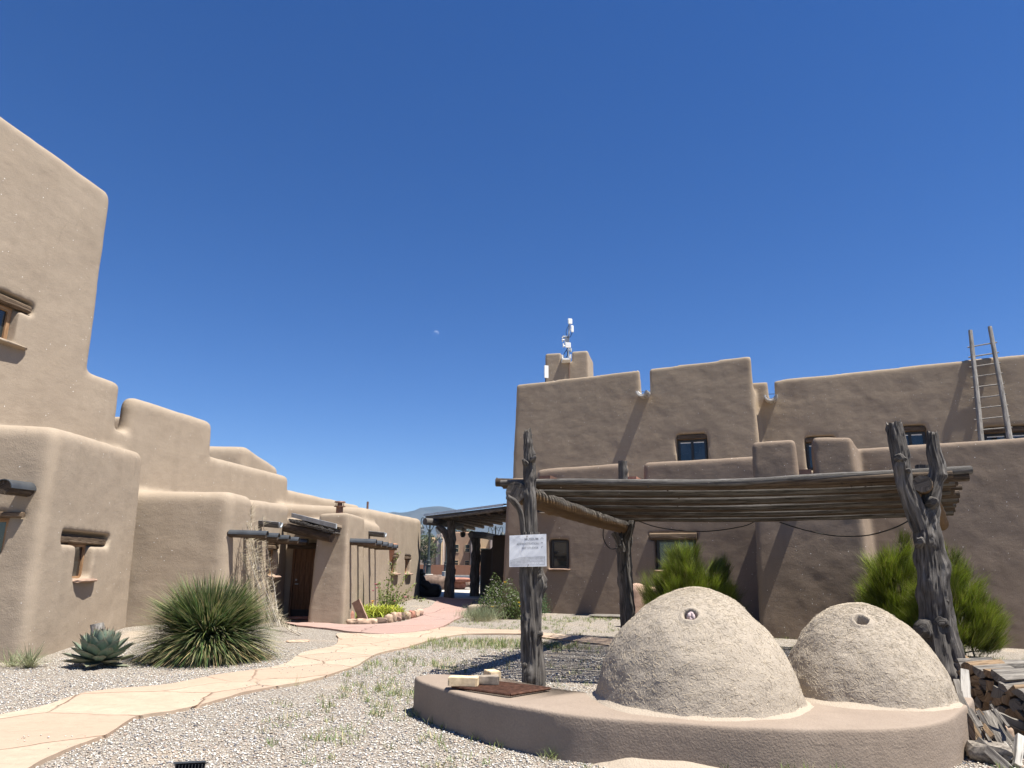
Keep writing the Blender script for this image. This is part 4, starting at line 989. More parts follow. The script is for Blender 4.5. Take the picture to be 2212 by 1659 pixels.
def stroke(pts, w_):
    mb = MB()
    for (a, b) in zip(pts[:-1], pts[1:]):
        d = Vector((b[0] - a[0], (b[1] - a[1]) * .88)); d.normalize(); nx_, ny_ = -d.y * w_, d.x * w_
        mb.add([sp(a[0] + nx_, a[1] + ny_, .0012), sp(a[0] - nx_, a[1] - ny_, .0012), sp(b[0] - nx_, b[1] - ny_, .0012), sp(b[0] + nx_, b[1] + ny_, .0012)], [(0, 1, 2, 3)])
    return mb
stroke([(.845, .155), (.885, .105), (.925, .155)], .009).build('arrow', M['faded'], SG)
stroke([(.86, .285), (.885, .252), (.91, .285)], .006).build('arrow', M['letter'], SG)
stroke([(.872, .43), (.875, .385), (.912, .378)], .006).build('arrow', M['letter'], SG)
mb = MB(); p = sp(.485, .035, .004); mb.tube([p - en * .03, p + en * .014, p + en * .02 - ez * .022], .004, 6); mb.tube([sp(.51, .945, -.02), sp(.51, .945, .008)], .006, 6); mb.build('nail', M['rust'], SG)

# ------------------------------------------------------------------ plinth and the two beehive ovens
ZP = 0.37
front = [gp(x, y, ZP) for x, y in ((896, 1461), (905, 1469), (930, 1479), (973, 1493), (1050, 1512), (1129, 1527), (1211, 1540), (1300, 1549), (1397, 1556), (1536, 1566), (1690, 1573.5), (1800, 1575), (1891, 1573.5), (1960, 1569), (2010, 1562), (2050, 1551), (2071, 1538))]
back = [Vector((4.62, 7.6, ZP)), Vector((4.75, 8.2, ZP)), Vector((4.3, 8.85, ZP)), Vector((3.3, 8.95, ZP)), Vector((2.3, 8.75, ZP)), Vector((1.4, 8.45, ZP)), gp(1290, 1497, ZP), gp(1190, 1489, ZP), gp(1130, 1478, ZP), gp(1060, 1463, ZP), gp(980, 1457, ZP), gp(930, 1456, ZP)]
ring = spline(front + back + [front[0]], 220)[:-1]
PLN = empty('oven_plinth', (1.9, 7.5, 0), 'low curved pinkish stucco platform carrying the two mud ovens', 'platform')
mb = MB(); n = len(ring); vs_ = []; cen = sum(ring, Vector()) / n
prof = [(-0.02, -0.3), (0.0, 0.0), (0.0, .12), (0.003, .24), (0.004, ZP - .035), (0.008, ZP - .014), (0.018, ZP - .003), (0.034, ZP), (.07, ZP + .002)]
for (ins, z) in prof:
    for i, p in enumerate(ring):
        t = (ring[(i + 1) % n] - ring[i - 1]); t.z = 0; t.normalize(); nn = Vector((-t.y, t.x, 0))
        if nn.dot(cen - p) < 0: nn = -nn
        w_ = .012 * mnoise.noise(Vector((p.x * 1.5, p.y * 1.5, z * 3))) + .004 * mnoise.noise(p * 9)
        vs_.append((p.x + nn.x * (ins + w_), p.y + nn.y * (ins + w_), z + (.006 * mnoise.noise(p * 2) if z > .3 else 0)))
fs = [(j * n + i, j * n + (i + 1) % n, (j + 1) * n + (i + 1) % n, (j + 1) * n + i) for j in range(len(prof) - 1) for i in range(n)]
fs.append(tuple((len(prof) - 1) * n + i for i in range(n)))
mb.add(vs_, fs)
bmx = mb.build('platform_body', M['plinth'], PLN, sharp=None)
bm = bmesh.new(); bm.from_mesh(bmx.data); bmesh.ops.recalc_face_normals(bm, faces=bm.faces); bmesh.ops.triangulate(bm, faces=[f for f in bm.faces if len(f.verts) > 4]); bm.to_mesh(bmx.data); bm.free()
def horno(name, c, Rb, h, hole, label, seed, rag=False):
    root = empty(name, (c[0], c[1], ZP), label, 'oven', 'beehive ovens on the platform')
    A, B = 220, 120; vs_ = []
    def surf(th, s):
        z = h * math.sin(s * math.pi / 2) ** 1.05; q = max(0.0, 1 - (z / h) ** 1.55) ** 0.54
        p = Vector((math.cos(th) * Rb * q, math.sin(th) * Rb * q, z))
        nrm = Vector((p.x, p.y, p.z * 0.9 + .02)).normalized()
        d = .035 * mnoise.noise(p * 1.6 + Vector((seed, 0, 0))) + .014 * mnoise.noise(p * 6 + Vector((0, seed, 0))) + .004 * mnoise.noise(p * 17) + .0028 * mnoise.noise(p * 36)
        # fillet of washed-down mud at the foot
        d += .02 * math.exp(-z / .03)
        return Vector((c[0], c[1], ZP)) + p + nrm * d, nrm
    hole = Vector(hole)
    for j in range(B + 1):
        for i in range(A):
            p, nrm = surf(2 * math.pi * i / A, j / B)
            dd = (p - hole).length
            if dd < .14:
                ang = .012 * mnoise.noise(p * 30)
                p = p - nrm * (.24 * max(0.0, min(1.0, (0.066 + ang - dd) / .04))) + nrm * (.018 * math.exp(-((dd - .078) / .022) ** 2))
            vs_.append(p)
    mb = MB(); mb.add(vs_, [(j * A + i, j * A + (i + 1) % A, (j + 1) * A + (i + 1) % A, (j + 1) * A + i) for j in range(B) for i in range(A)])
    mb.build('oven_dome', M['mud'], root, sharp=None)
    # chopped straw sticking out of the mud
    N = 9500; V, F, C = [], [], []
    for k in range(N):
        th = nr.uniform(0, 2 * math.pi); s = nr.uniform(0, 1) ** 0.9 * .98; p, nrm = surf(th, s)
        if (p - hole).length < .1: continue
        tdir = Vector(nr.normal(size=3)); tdir = (tdir - nrm * tdir.dot(nrm)).normalized(); tdir = (tdir + nrm * nr.uniform(-.05, .09)).normalized()
        L = nr.uniform(.012, .05) if k % 5 else nr.uniform(.04, .09); w_ = tdir.cross(nrm) * nr.uniform(.0008, .0018); p = p + nrm * .001
        b = len(V); a_, b_ = p - tdir * L / 2, p + tdir * L / 2; hh = nrm * .0013
        V += [a_ + w_, a_ - w_, a_ + hh, b_ + w_, b_ - w_, b_ + hh]; F += [(b, b + 3, b + 5, b + 2), (b + 1, b + 2, b + 5, b + 4), (b, b + 1, b + 4, b + 3)]
        cc = np.array((0.50, 0.425, 0.32)) * nr.uniform(.75, 1.15); C += [cc] * 6
    o = raw('straw', np.array([tuple(v) for v in V]), np.array(F), M['straw'], root, np.array(C), smooth=False); o['kind'] = 'stuff'
    return root
hl = Vector((1.82, 7.40)); hs = Vector((3.60, 7.74))
# where the vents are: on the dome, seen through the photograph's pixel
def on_dome(x, y, c, Rb, h):
    r = ray(x, y).normalized()
    for k in range(2000):
        p = O + r * (5 + k * .003); dx, dy, dz = p.x - c.x, p.y - c.y, p.z - ZP
        if dz < h and dz > 0:
            q = max(0.0, 1 - (dz / h) ** 1.55) ** .54
            if math.hypot(dx, dy) <= Rb * q: return p
    return O + r * 7
hL, hS = 1.035, 0.885
v1 = on_dome(1492, 1332, hl, 0.985, hL); v2_ = on_dome(1861, 1341, hs, 0.80, hS)
horno('mud_oven', hl, 0.985, hL, v1, 'larger beehive mud oven, with a pink rag stuffed in its vent', 3)
horno('mud_oven', hs, 0.80, hS, v2_, 'smaller beehive mud oven beside the woodpile, its vent open', 8)
mb = MB()
for k in range(5):
    a = k * 1.25; rock(mb, v1 + Vector((.018 * math.cos(a), -.02, .02 * math.sin(a) - .005)), (.030, .05, .055), k, a, .6, 2)
tag(mb.build('rag', M['cloth'], None, sharp=None), 'crumpled pink rag stuffed into the vent of the larger oven', 'rag')
def inside_ring(x, y):
    ins = False
    for i in range(len(ring)):
        a, b = ring[i - 1], ring[i]
        if (a.y > y) != (b.y > y) and x < (b.x - a.x) * (y - a.y) / (b.y - a.y) + a.x: ins = not ins
    return ins
# washed-down mud and sand round the ovens
for (c, Rb, sd) in ((hl, .985, 1), (hs, .80, 2)):
    mb = MB(); n1, n2 = 80, 5; vs_ = []
    for j in range(n2):
        for i in range(n1):
            th = 2 * math.pi * i / n1; rad = Rb * .98 + (.025 + .045 * (.6 + mnoise.noise(Vector((math.cos(th) * 2, math.sin(th) * 2, sd))) + .5 * mnoise.noise(Vector((math.cos(th) * 9, math.sin(th) * 9, sd))))) * j / (n2 - 1) * 1.5
            while j and not inside_ring(c.x + math.cos(th) * (rad + .03), c.y + math.sin(th) * (rad + .03)) and rad > Rb * .9: rad -= .01
            vs_.append((c.x + math.cos(th) * rad, c.y + math.sin(th) * rad, ZP + .035 * (1 - j / (n2 - 1)) ** 1.6 + .005 - .008 * (j == n2 - 1)))
    mb.add(vs_, [(j * n1 + i, (j + 1) * n1 + i, (j + 1) * n1 + (i + 1) % n1, j * n1 + (i + 1) % n1) for j in range(n2 - 1) for i in range(n1)])
    o = mb.build('sand', M['sand'], None, sharp=None); tag(o, 'sand washed off the %s oven onto the platform' % ('larger' if sd == 1 else 'smaller'), None, None, 'stuff')
# iron grate and firebricks
g = [gp(976.6, 1482.6, ZP + .03), gp(1102, 1500.7, ZP + .03), gp(1187.7, 1487, ZP + .03), gp(1075, 1473.7, ZP + .03)]
GR = empty('iron_grate', (g[0] + g[2]) / 2, 'rusty iron mesh grate lying on the platform', 'grate')
mb = MB()
for i in range(4): mb.tube([g[i], g[(i + 1) % 4]], .014, 6)
mb.build('grate_frame', M['rust'], GR)
mb = MB()
for k in range(1, 30): mb.tube([g[0].lerp(g[1], k / 30), g[3].lerp(g[2], k / 30)], .005, 4)
for k in range(1, 26): mb.tube([g[0].lerp(g[3], k / 26) + Vector((0, 0, .004)), g[1].lerp(g[2], k / 26) + Vector((0, 0, .004))], .005, 4)
mb.build('grate_mesh', M['rust'], GR)
def brick(c, size, rz, m, label, amp=.04, sd=0):
    mb = MB(); bm = bmesh.new(); bmesh.ops.create_cube(bm, size=1); bmesh.ops.bevel(bm, geom=bm.edges[:], offset=.05, segments=2, affect='EDGES'); bmesh.ops.subdivide_edges(bm, edges=bm.edges[:], cuts=2, use_grid_fill=True)
    Mz = Matrix.Rotation(rz, 3, 'Z'); vs_ = []
    for v in bm.verts:
        p = v.co * (1 + amp * mnoise.noise(v.co * 4 + Vector((sd, sd, 0)))); vs_.append(Mz @ Vector((p.x * size[0], p.y * size[1], p.z * size[2])) + Vector(c))
    mb.add(vs_, [tuple(v.index for v in f.verts) for f in bm.faces]); bm.free(); o = mb.build('firebrick', m, None, sharp=40); return tag(o, label, 'brick')
zb = ZP + .04
p = gp(1000, 1484, zb); brick((p.x + .0, p.y + .10, zb + .042), (.30, .16, .085), -.10, M['brick'], 'pale yellow firebrick at the left end of the iron grate', .02, 1)
p = gp(1052, 1482, zb); brick((p.x - .02, p.y + .14, zb + .04), (.27, .15, .08), .05, M['brickdark'], 'soot-stained broken firebrick in the middle of the grate', .14, 5)
p = gp(1062, 1477, zb); brick((p.x + .0, p.y + .30, zb + .045), (.13, .20, .09), .4, M['brick'], 'small pale firebrick piece behind the sooty one', .08, 9)
# little sand heap in front of the platform
mb = MB(); n1, n2 = 60, 10; vs_ = []
hc = gp(1480, 1655)
for j in range(n2 + 1):
    for i in range(n1):
        th = 2 * math.pi * i / n1; q = j / n2; rx, ry = 0.80, .45
        x, y = hc.x + math.cos(th) * rx * q, hc.y + .12 + math.sin(th) * ry * q
        vs_.append((x, y, gh(x, y) + .012 + .155 * (1 - q ** 2) * (1 + .4 * mnoise.noise(Vector((x * 4, y * 4, 0)))) - .02 * q))
mb.add(vs_, [(j * n1 + i, (j + 1) * n1 + i, (j + 1) * n1 + (i + 1) % n1, j * n1 + (i + 1) % n1) for j in range(n2) for i in range(n1)])
tag(mb.build('sand', M['sand'], None, sharp=None), 'low heap of pale sand against the foot of the platform', None, None, 'stuff')

# ------------------------------------------------------------------ woodpile
def log(mbx, c, ax, L, r, kind, sd):
    """kind 0 round, 1 half, 2 quarter split"""
    ax = Vector(ax).normalized(); s_ = ax.cross(Vector((0, 0, 1))).normalized(); u = s_.cross(ax); rot = random.Random(sd).uniform(0, 6.28)
    if kind == 0: prof = [(math.cos(2 * math.pi * k / 14) * r, math.sin(2 * math.pi * k / 14) * r) for k in range(14)]
    elif kind == 1: prof = [(math.cos(math.pi * k / 9) * r * 1.15, math.sin(math.pi * k / 9) * r * 1.15 - r * .45) for k in range(10)]
    else: prof = [(-r * .5, -r * .5)] + [(math.cos(math.pi / 2 * k / 6) * r * 1.55 - r * .5, math.sin(math.pi / 2 * k / 6) * r * 1.55 - r * .5) for k in range(7)]
    cr, sr = math.cos(rot), math.sin(rot); prof = [(a * cr - b * sr, a * sr + b * cr) for a, b in prof]
    m_ = len(prof); ns = 7; vs_, uv = [], []
    for i in range(ns):
        t = (i / (ns - 1) - .5) * L
        for k, (a, b) in enumerate(prof):
            q = 1 + .10 * mnoise.noise(Vector((k * .9, t * 2.5, sd * 1.7)))
            vs_.append(Vector(c) + ax * (t + (.02 * mnoise.noise(Vector((k, sd, i))) if i in (0, ns - 1) else 0)) + s_ * (a * q) + u * (b * q)); uv.append((k * r * .45 + sd * .31, t + sd * 1.3))
    fs = [(i * m_ + k, i * m_ + (k + 1) % m_, (i + 1) * m_ + (k + 1) % m_, (i + 1) * m_ + k) for i in range(ns - 1) for k in range(m_)]
    fs += [tuple(range(m_ - 1, -1, -1)), tuple((ns - 1) * m_ + k for k in range(m_))]
    mbx.add(vs_, fs, uv); return mbx
GW = 'firewood logs in the pile'
axl = Vector((.93, .33, 0)).normalized()
f0, f1 = Vector((5.12, 9.25, 0)), Vector((5.02, 7.0, 0)); nrow = [15, 15, 14, 13, 9]
k = 0
for row, cnt in enumerate(nrow):
    for i in range(cnt):
        t = (i + .5 + .5 * (row % 2)) / 15.2
        c = f0.lerp(f1, t); r = .062 + .016 * rnd.random()
        Lg = .46 + .12 * rnd.random()
        c = c + axl * (Lg / 2 + .05 * rnd.random() + row * .02); c.z = gh(c.x, c.y) + .075 + row * .108 + .012 * rnd.random()
        a2 = Vector((axl.x, axl.y + .10 * (rnd.random() - .5), .05 * (rnd.random() - .5)))
        o = log(MB(), c, a2, Lg, r, rnd.choice((0, 1, 1, 2, 2)), k).build('firewood_log', M[rnd.choice(('fire', 'fire', 'firegrey'))], None, sharp=30)
        tag(o, 'split log stacked in the woodpile right of the ovens', 'log', GW); k += 1
for (x, y, Y, L, r, kd, mt, ax, lab) in ((2165, 1440, 9.0, .75, .075, 0, 'firegrey', (.97, .22, 0), 'long round grey log lying on the back of the woodpile'),
                                      (2190, 1458, 8.6, .7, .06, 1, 'firepale', (.95, .3, 0), 'pale split log lying on top of the woodpile'),
                                      (2198, 1474, 8.3, .8, .075, 2, 'fire', (.96, .28, .02), 'yellow split log on top of the woodpile near the picture edge'),
                                      (2205, 1490, 8.1, .7, .08, 2, 'firegrey', (.95, .3, 0), 'dark rough log just below the yellow split log'),
                                      (2118, 1444, 9.1, .7, .05, 1, 'firepale', (.9, .4, 0), 'pale flat piece of wood on the far end of the woodpile')):
    o = log(MB(), at(x, y, Y), ax, L, r, kd, k).build('firewood_log', M[mt], None, sharp=30); tag(o, lab, 'log', GW); k += 1
def lean(p0, p1, w_, th, m, label, sd, name='board'):
    p0, p1 = Vector(p0), Vector(p1); ax = (p1 - p0); L = ax.length; ax.normalize(); s_ = ax.cross(Vector((0.35, 0.9, 0.1))).normalized(); u = s_.cross(ax)
    vs_, uv = [], []; ns = 9
    for i in range(ns):
        t = i / (ns - 1); q = 1 + .25 * mnoise.noise(Vector((t * 3, sd * 4.4, 0)))
        bend = u * (.01 * mnoise.noise(Vector((t * 2, sd, 5))))
        for kx, (a, b) in enumerate(((-1, -1), (1, -1), (1, 1), (-1, 1))):
            j = .02 * mnoise.noise(Vector((kx * 3, sd, i))) if i in (0, ns - 1) else 0
            vs_.append(p0 + ax * (L * t + j) + s_ * (a * w_ / 2 * q) + u * (b * th / 2 * q) + bend); uv.append((a * w_ / 2 + b * th / 2 + sd, L * t + sd))
    fs = [(i * 4 + k_, i * 4 + (k_ + 1) % 4, (i + 1) * 4 + (k_ + 1) % 4, (i + 1) * 4 + k_) for i in range(ns - 1) for k_ in range(4)] + [(3, 2, 1, 0), tuple((ns - 1) * 4 + k_ for k_ in range(4))]
    mb = MB(); mb.add(vs_, fs, uv); o = mb.build(name, m, None, sharp=30); tag(o, label, 'board', 'loose boards and splits beside the platform'); return o
lean(at(2089, 1552, 7.55), at(2083, 1447, 7.75), .085, .05, M['firepale'], 'pale upright split board leaning between the small oven and the woodpile', 1, 'split_board')
lean(at(2079, 1520, 7.6), at(2065, 1470, 7.75), .05, .05, M['boarddark'], 'short dark stick propped behind the pale upright board', 2, 'split_board')
lean(at(2128, 1612, 7.0), at(2072, 1500, 7.35), .05, .03, M['boarddark'], 'thin grey board sloping from the oven down over the rubble', 3, 'split_board')
lean(at(2140, 1640, 6.9), at(2080, 1548, 7.2), .095, .045, M['fire'], 'broad brown board sloping against the end of the platform', 4, 'split_board')
lean(at(2190, 1645, 6.8), at(2130, 1540, 7.3), .085, .05, M['firegrey'], 'long grey weathered timber sloping towards the picture corner', 5, 'split_board')
lean(at(2180, 1662, 6.5), at(2112, 1600, 6.8), .07, .04, M['boarddark'], 'dark grey board lying low above the big stone', 6, 'split_board')
lean(at(2196, 1655, 6.6), at(2203, 1590, 6.75), .055, .055, M['firepale'], 'short white stake standing in the rubble', 7, 'split_board')
lean(at(2212, 1630, 6.9), at(2140, 1545, 7.35), .06, .04, M['boarddark'], 'grey rail lying just above the long weathered timber', 8, 'split_board')
lean(at(2165, 1635, 6.85), at(2120, 1580, 7.1), .035, .02, M['fire'], 'splintered yellow lath between the leaning boards', 9, 'split_board')
lean(at(2175, 1620, 6.95), at(2118, 1555, 7.2), .03, .02, M['firegrey'], 'thin splintered stick under the long timber', 10, 'split_board')
lean(at(2212, 1570, 7.6), at(2140, 1540, 7.7), .07, .06, M['boarddark'], 'dark rail lying across the foot of the woodpile', 11, 'split_board')
p = gp(2140, 1650); mb = MB(); rock(mb, (p.x + .06, p.y + .1, .07), (.36, .22, .16), 4, -.45, .16, 3); tag(mb.build('stone_block', M['speckstone'], None, sharp=40), 'squared grey-tan stone block lying under the boards', 'stone')
p = gp(2080, 1620); mb = MB(); rock(mb, (p.x, p.y, .04), (.11, .10, .095), 6, 0, .15, 3); tag(mb.build('stone', M['pinkrock'], None, sharp=40), 'small pinkish stone at the right foot of the platform', 'stone')
p = gp(2168, 1575, .15); mb = MB(); rock(mb, (p.x, p.y, .12), (.14, .12, .12), 8, 0, .15, 3); tag(mb.build('stone', M['edgestone'], None, sharp=40), 'round tan stone among the wood at the picture edge', 'stone')
rs = random.Random(5)
for k_ in range(16):
    x0, y0 = rs.uniform(2085, 2150), rs.uniform(1520, 1600); L_ = rs.uniform(35, 90)
    lean(at(x0 + L_ * rs.uniform(.5, .8), min(1652, y0 + L_), 6.85 + rs.uniform(-.1, .25)), at(x0, y0, 7.25 + rs.uniform(-.1, .2)), rs.uniform(.018, .045), rs.uniform(.012, .025), M[rs.choice(('fire', 'firegrey', 'boarddark', 'firepale', 'fire'))], 'thin split kindling stick in the jumble between oven platform and woodpile', 20 + k_, 'kindling_stick')['group'] = 'kindling sticks in the jumble'
# flood light sunk in the gravel
fp = gp(404, 1710)
FL = empty('floodlight', fp, 'black finned floodlight on the gravel at the bottom of the picture', 'light')
rz = Matrix.Rotation(.25, 3, 'Z') @ Matrix.Rotation(-.35, 3, 'X')
mb = MB(); mb.box(fp + Vector((0, 0, .115)), (.20, .05, .12), rz, 1.0); mb.build('housing', M['black'], FL, smooth=False)
mb = MB()
for k_ in range(9): mb.box(fp + rz @ Vector((-.088 + .022 * k_, -.045, .0)) + Vector((0, 0, .115)), (.005, .05, .105), rz)
mb.build('cooling_fins', M['black'], FL, smooth=False)
mb = MB(); mb.box(fp + rz @ Vector((0, -.02, .068)) + Vector((0, 0, .115)), (.215, .11, .012), rz); mb.build('visor', M['capmetal'], FL, smooth=False)
mb = MB(); mb.tube([fp + Vector((0, 0, -.05)), fp + Vector((0, 0, .07))], .014, 8); mb.build('stake', M['black'], FL)
# ------------------------------------------------------------------ plants
def blades(name, base, az, el, L, W, droop, cols, m, parent=None, segs=4, tipcol=None, basecol=None, twist=None, power=1.6):
    """N ribbon leaves: base (N,3), azimuth, starting elevation, length, width, droop (radians lost along the leaf)"""
    N = len(az); S = segs + 1
    s = np.linspace(0, 1, S)
    el_s = el[:, None] - droop[:, None] * s[None, :] ** power
    ds = L[:, None] / segs
    dx = np.cos(el_s) * np.cos(az)[:, None]; dy = np.cos(el_s) * np.sin(az)[:, None]; dz = np.sin(el_s)
    cum = lambda d: np.concatenate([np.zeros((N, 1)), np.cumsum(d[:, :-1] * ds, axis=1)], axis=1)
    X = base[:, 0:1] + cum(dx); Y = base[:, 1:2] + cum(dy); Z = base[:, 2:3] + cum(dz)
    tw = (az + np.pi / 2) if twist is None else twist
    prof = np.minimum(1.0, (1 - s) * 2.2 + .02) * (0.75 + .25 * np.minimum(1, s * 4))
    wx = np.cos(tw)[:, None] * W[:, None] * prof / 2; wy = np.sin(tw)[:, None] * W[:, None] * prof / 2
    A = np.stack([X - wx, Y - wy, Z], -1); B = np.stack([X + wx, Y + wy, Z], -1)
    V = np.stack([A, B], 2).reshape(-1, 3)
    i0 = (np.arange(N) * S * 2)[:, None] + (np.arange(segs) * 2)[None, :]
    F = np.stack([i0, i0 + 1, i0 + 3, i0 + 2], -1).reshape(-1, 4)
    C = np.repeat(cols[:, None, :], S, 1)
    if tipcol is not None: t = (s[None, :, None] ** 5); C = C * (1 - t) + tipcol[:, None, :] * t
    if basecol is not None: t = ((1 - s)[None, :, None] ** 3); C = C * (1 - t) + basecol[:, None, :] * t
    C = np.repeat(C, 2, axis=1).reshape(-1, 3)
    return raw(name, V, F, m, parent, C)
def leaves(name, P_, size, cols, m, parent=None, aspect=.5, up=.4):
    """N small pointed leaf faces at positions P_"""
    N = len(P_); d = nr.normal(size=(N, 3)); d[:, 2] += up; d /= np.linalg.norm(d, axis=1)[:, None]
    e = nr.normal(size=(N, 3)); e -= d * (e * d).sum(1)[:, None]; e /= np.linalg.norm(e, axis=1)[:, None]
    s = size[:, None]
    V = np.stack([P_ - d * s * .5, P_ + e * s * aspect * .5, P_ + d * s * .5, P_ - e * s * aspect * .5], 1).reshape(-1, 3)
    F = np.arange(N * 4).reshape(N, 4)
    return raw(name, V, F, m, parent, np.repeat(cols, 4, 0), smooth=False)
def cvar(c, N, v=.2, hue=.08):
    c = np.array(c)[None, :] * (1 + nr.uniform(-v, v, (N, 1))) * (1 + nr.uniform(-hue, hue, (N, 3))); return np.clip(c, 0.004, 1)
U = lambda a, b, n: nr.uniform(a, b, n)
# sotol: a huge round clump of narrow arching leaves
sc_ = gp(446, 1424); sc_.z = gh(sc_.x, sc_.y)
SO = empty('sotol_plant', sc_, 'huge round clump of narrow dark green leaves against the left building', 'plant')
N = 7000
az = U(0, 2 * np.pi, N); el = np.arcsin(U(-.38, 1, N)); L = U(.84, 1.22, N) * (1 - .15 * np.sin(el))
base = np.stack([sc_.x + U(0, .34, N) * np.cos(az), sc_.y + U(0, .34, N) * np.sin(az), sc_.z + U(.22, .46, N) + .10 * np.sin(el)], -1)
cols = cvar((.080, .125, .042), N, .35, .12); dry = nr.random(N) < np.where(el < -.05, .38, .05); cols[dry] = cvar((.38, .31, .15), dry.sum(), .25)
yel = (nr.random(N) < .25) & ~dry; cols[yel] = cvar((.15, .19, .055), yel.sum(), .25)
tip = np.where((nr.random(N) < .5)[:, None], cols, cvar((.36, .30, .18), N, .2))
blades('leaves', base, az, el, L, U(.014, .022, N), U(.10, .70, N) * np.clip(1.1 - el / 2, .2, 1.1), cols, M['leaf'], SO, 6, tip, None, az + np.pi / 2 + U(-.9, .9, N))
mb = MB(); mb.tube([sc_ + Vector((0, 0, -.1)), sc_ + Vector((0, 0, .5))], [.16, .12], 12, True, .2, 3); mb.build('caudex', M['boarddark'], SO)
# agave
ac = gp(212, 1441); ac.z = gh(ac.x, ac.y)
AG = empty('agave', ac, 'grey-green agave rosette with spiny thick leaves in front of a sawn post', 'plant')
NL = 60
mbA = MB()
for k in range(NL):
    f = k / (NL - 1); a = k * 2.39996 + rnd.uniform(-.1, .1); e0 = R(-7 + 90 * f ** .85) + rnd.uniform(-.05, .05)
    Ln = (.47 + .05 * math.sin(f * 3)) * rnd.uniform(.93, 1.05) * (1 - .2 * f); Wd = .21 * rnd.uniform(.9, 1.1) * (1 - .25 * f)
    d = Vector((math.cos(a) * math.cos(e0), math.sin(a) * math.cos(e0), math.sin(e0))); side = Vector((-math.sin(a), math.cos(a), 0)); nrm = side.cross(d) * -1
    if nrm.dot(Vector((0, 0, 1))) < 0: nrm = -nrm
    b_ = ac + Vector((math.cos(a) * .05, math.sin(a) * .05, .07 + .10 * f)); NS = 9; vs_ = []; cc = []
    for i in range(NS + 1):
        t = i / NS; wv = Wd / 2 * (math.sin(min(1, t * 1.25 + .22) * math.pi * .5) if t < .6 else ((1 - t) / .4) ** .72 * .995) + .0015
        c = b_ + d * (Ln * t) + nrm * (.05 * t * t * f - .015 * math.sin(t * 3)) ; th = .024 * (1 - t) + .003
        for (q, zz) in ((-1, .028), (-.55, .006), (0, 0), (.55, .006), (1, .028)): vs_.append(c + side * (wv * q) + nrm * (zz * min(1, wv / .05)))
        for (q, zz) in ((.5, -.6), (-.5, -.6)): vs_.append(c + side * (wv * q) + nrm * (th * zz))
        ed = (.13, .115, .07) if t > .93 else None
        base_c = Vector((.115, .165, .118)) * rnd.uniform(.97, 1.03) * (1.08 if f > .5 else .95)
        if f < .16: base_c = base_c.lerp(Vector((.16, .15, .09)), .55)
        tipc = Vector((.20, .13, .085))
        for q in range(7):
            col_ = base_c.lerp(tipc, max(0, t - .86) * 6) if q not in (0, 4) else base_c.lerp(Vector((.27, .21, .14)), .55)
            cc.append(tuple(col_))
    n0 = len(mbA.v); fs = []
    for i in range(NS):
        for q in range(7):
            fs.append((i * 7 + q, i * 7 + (q + 1) % 7, (i + 1) * 7 + (q + 1) % 7, (i + 1) * 7 + q))
    mbA.add(vs_, fs); mbA.c[n0:] = cc
    for i in range(2, NS):                 # marginal teeth
        for sgn, q in ((-1, 0), (1, 4)):
            p = vs_[i * 7 + q]; mbA.add([p - d * .006, p + d * .006, p + side * (sgn * .014) + d * .004], [(0, 1, 2)], None, (.17, .10, .06))
    p = vs_[NS * 7 + 2]; mbA.add([p - side * .005, p + side * .005, p + d * .045], [(0, 1, 2)], None, (.12, .07, .05))
mbA.build('leaves', M['agave'], AG, sharp=60)
# sawn post behind it
sp_ = gp(207, 1423); q_ = at(210, 1347, sp_.y); mb = MB(); gnarl(mb, [(sp_.x, sp_.y, -.1), (sp_.x.__add__(q_.x) / 2, sp_.y, .4), (q_.x, sp_.y, q_.z)], [.105, .105, .102], 24, 26, 31, .07)
tag(mb.build('wooden_post', M['ladder'], None, sharp=45), 'short sawn grey wooden post standing behind the agave', 'post')
def grass_clump(name, c, N, L, W, label, colr, cat='plant', spread=.05, elmin=.3, dr=.5):
    root = empty(name, c, label, cat)
    az = U(0, 2 * np.pi, N); el = np.arcsin(U(elmin, 1, N)); base = np.stack([c.x + nr.normal(0, spread, N), c.y + nr.normal(0, spread, N), np.full(N, c.z)], -1)
    blades('leaves', base, az, el, U(L * .6, L, N), U(W * .7, W, N), U(0, dr, N), cvar(colr, N, .3, .1), M['leaf'], root, 4, None, cvar((.4, .36, .22), N, .2), az + np.pi / 2 + U(-.9, .9, N)); return root
c = gp(62, 1444); grass_clump('small_yucca', c, 150, .46, .010, 'fuller of two small pale yuccas at the foot of the left building', (.22, .25, .14), spread=.03)
c = gp(27, 1442); grass_clump('small_yucca', c, 90, .40, .009, 'small sparse yucca at the left picture edge', (.20, .24, .12), spread=.05)
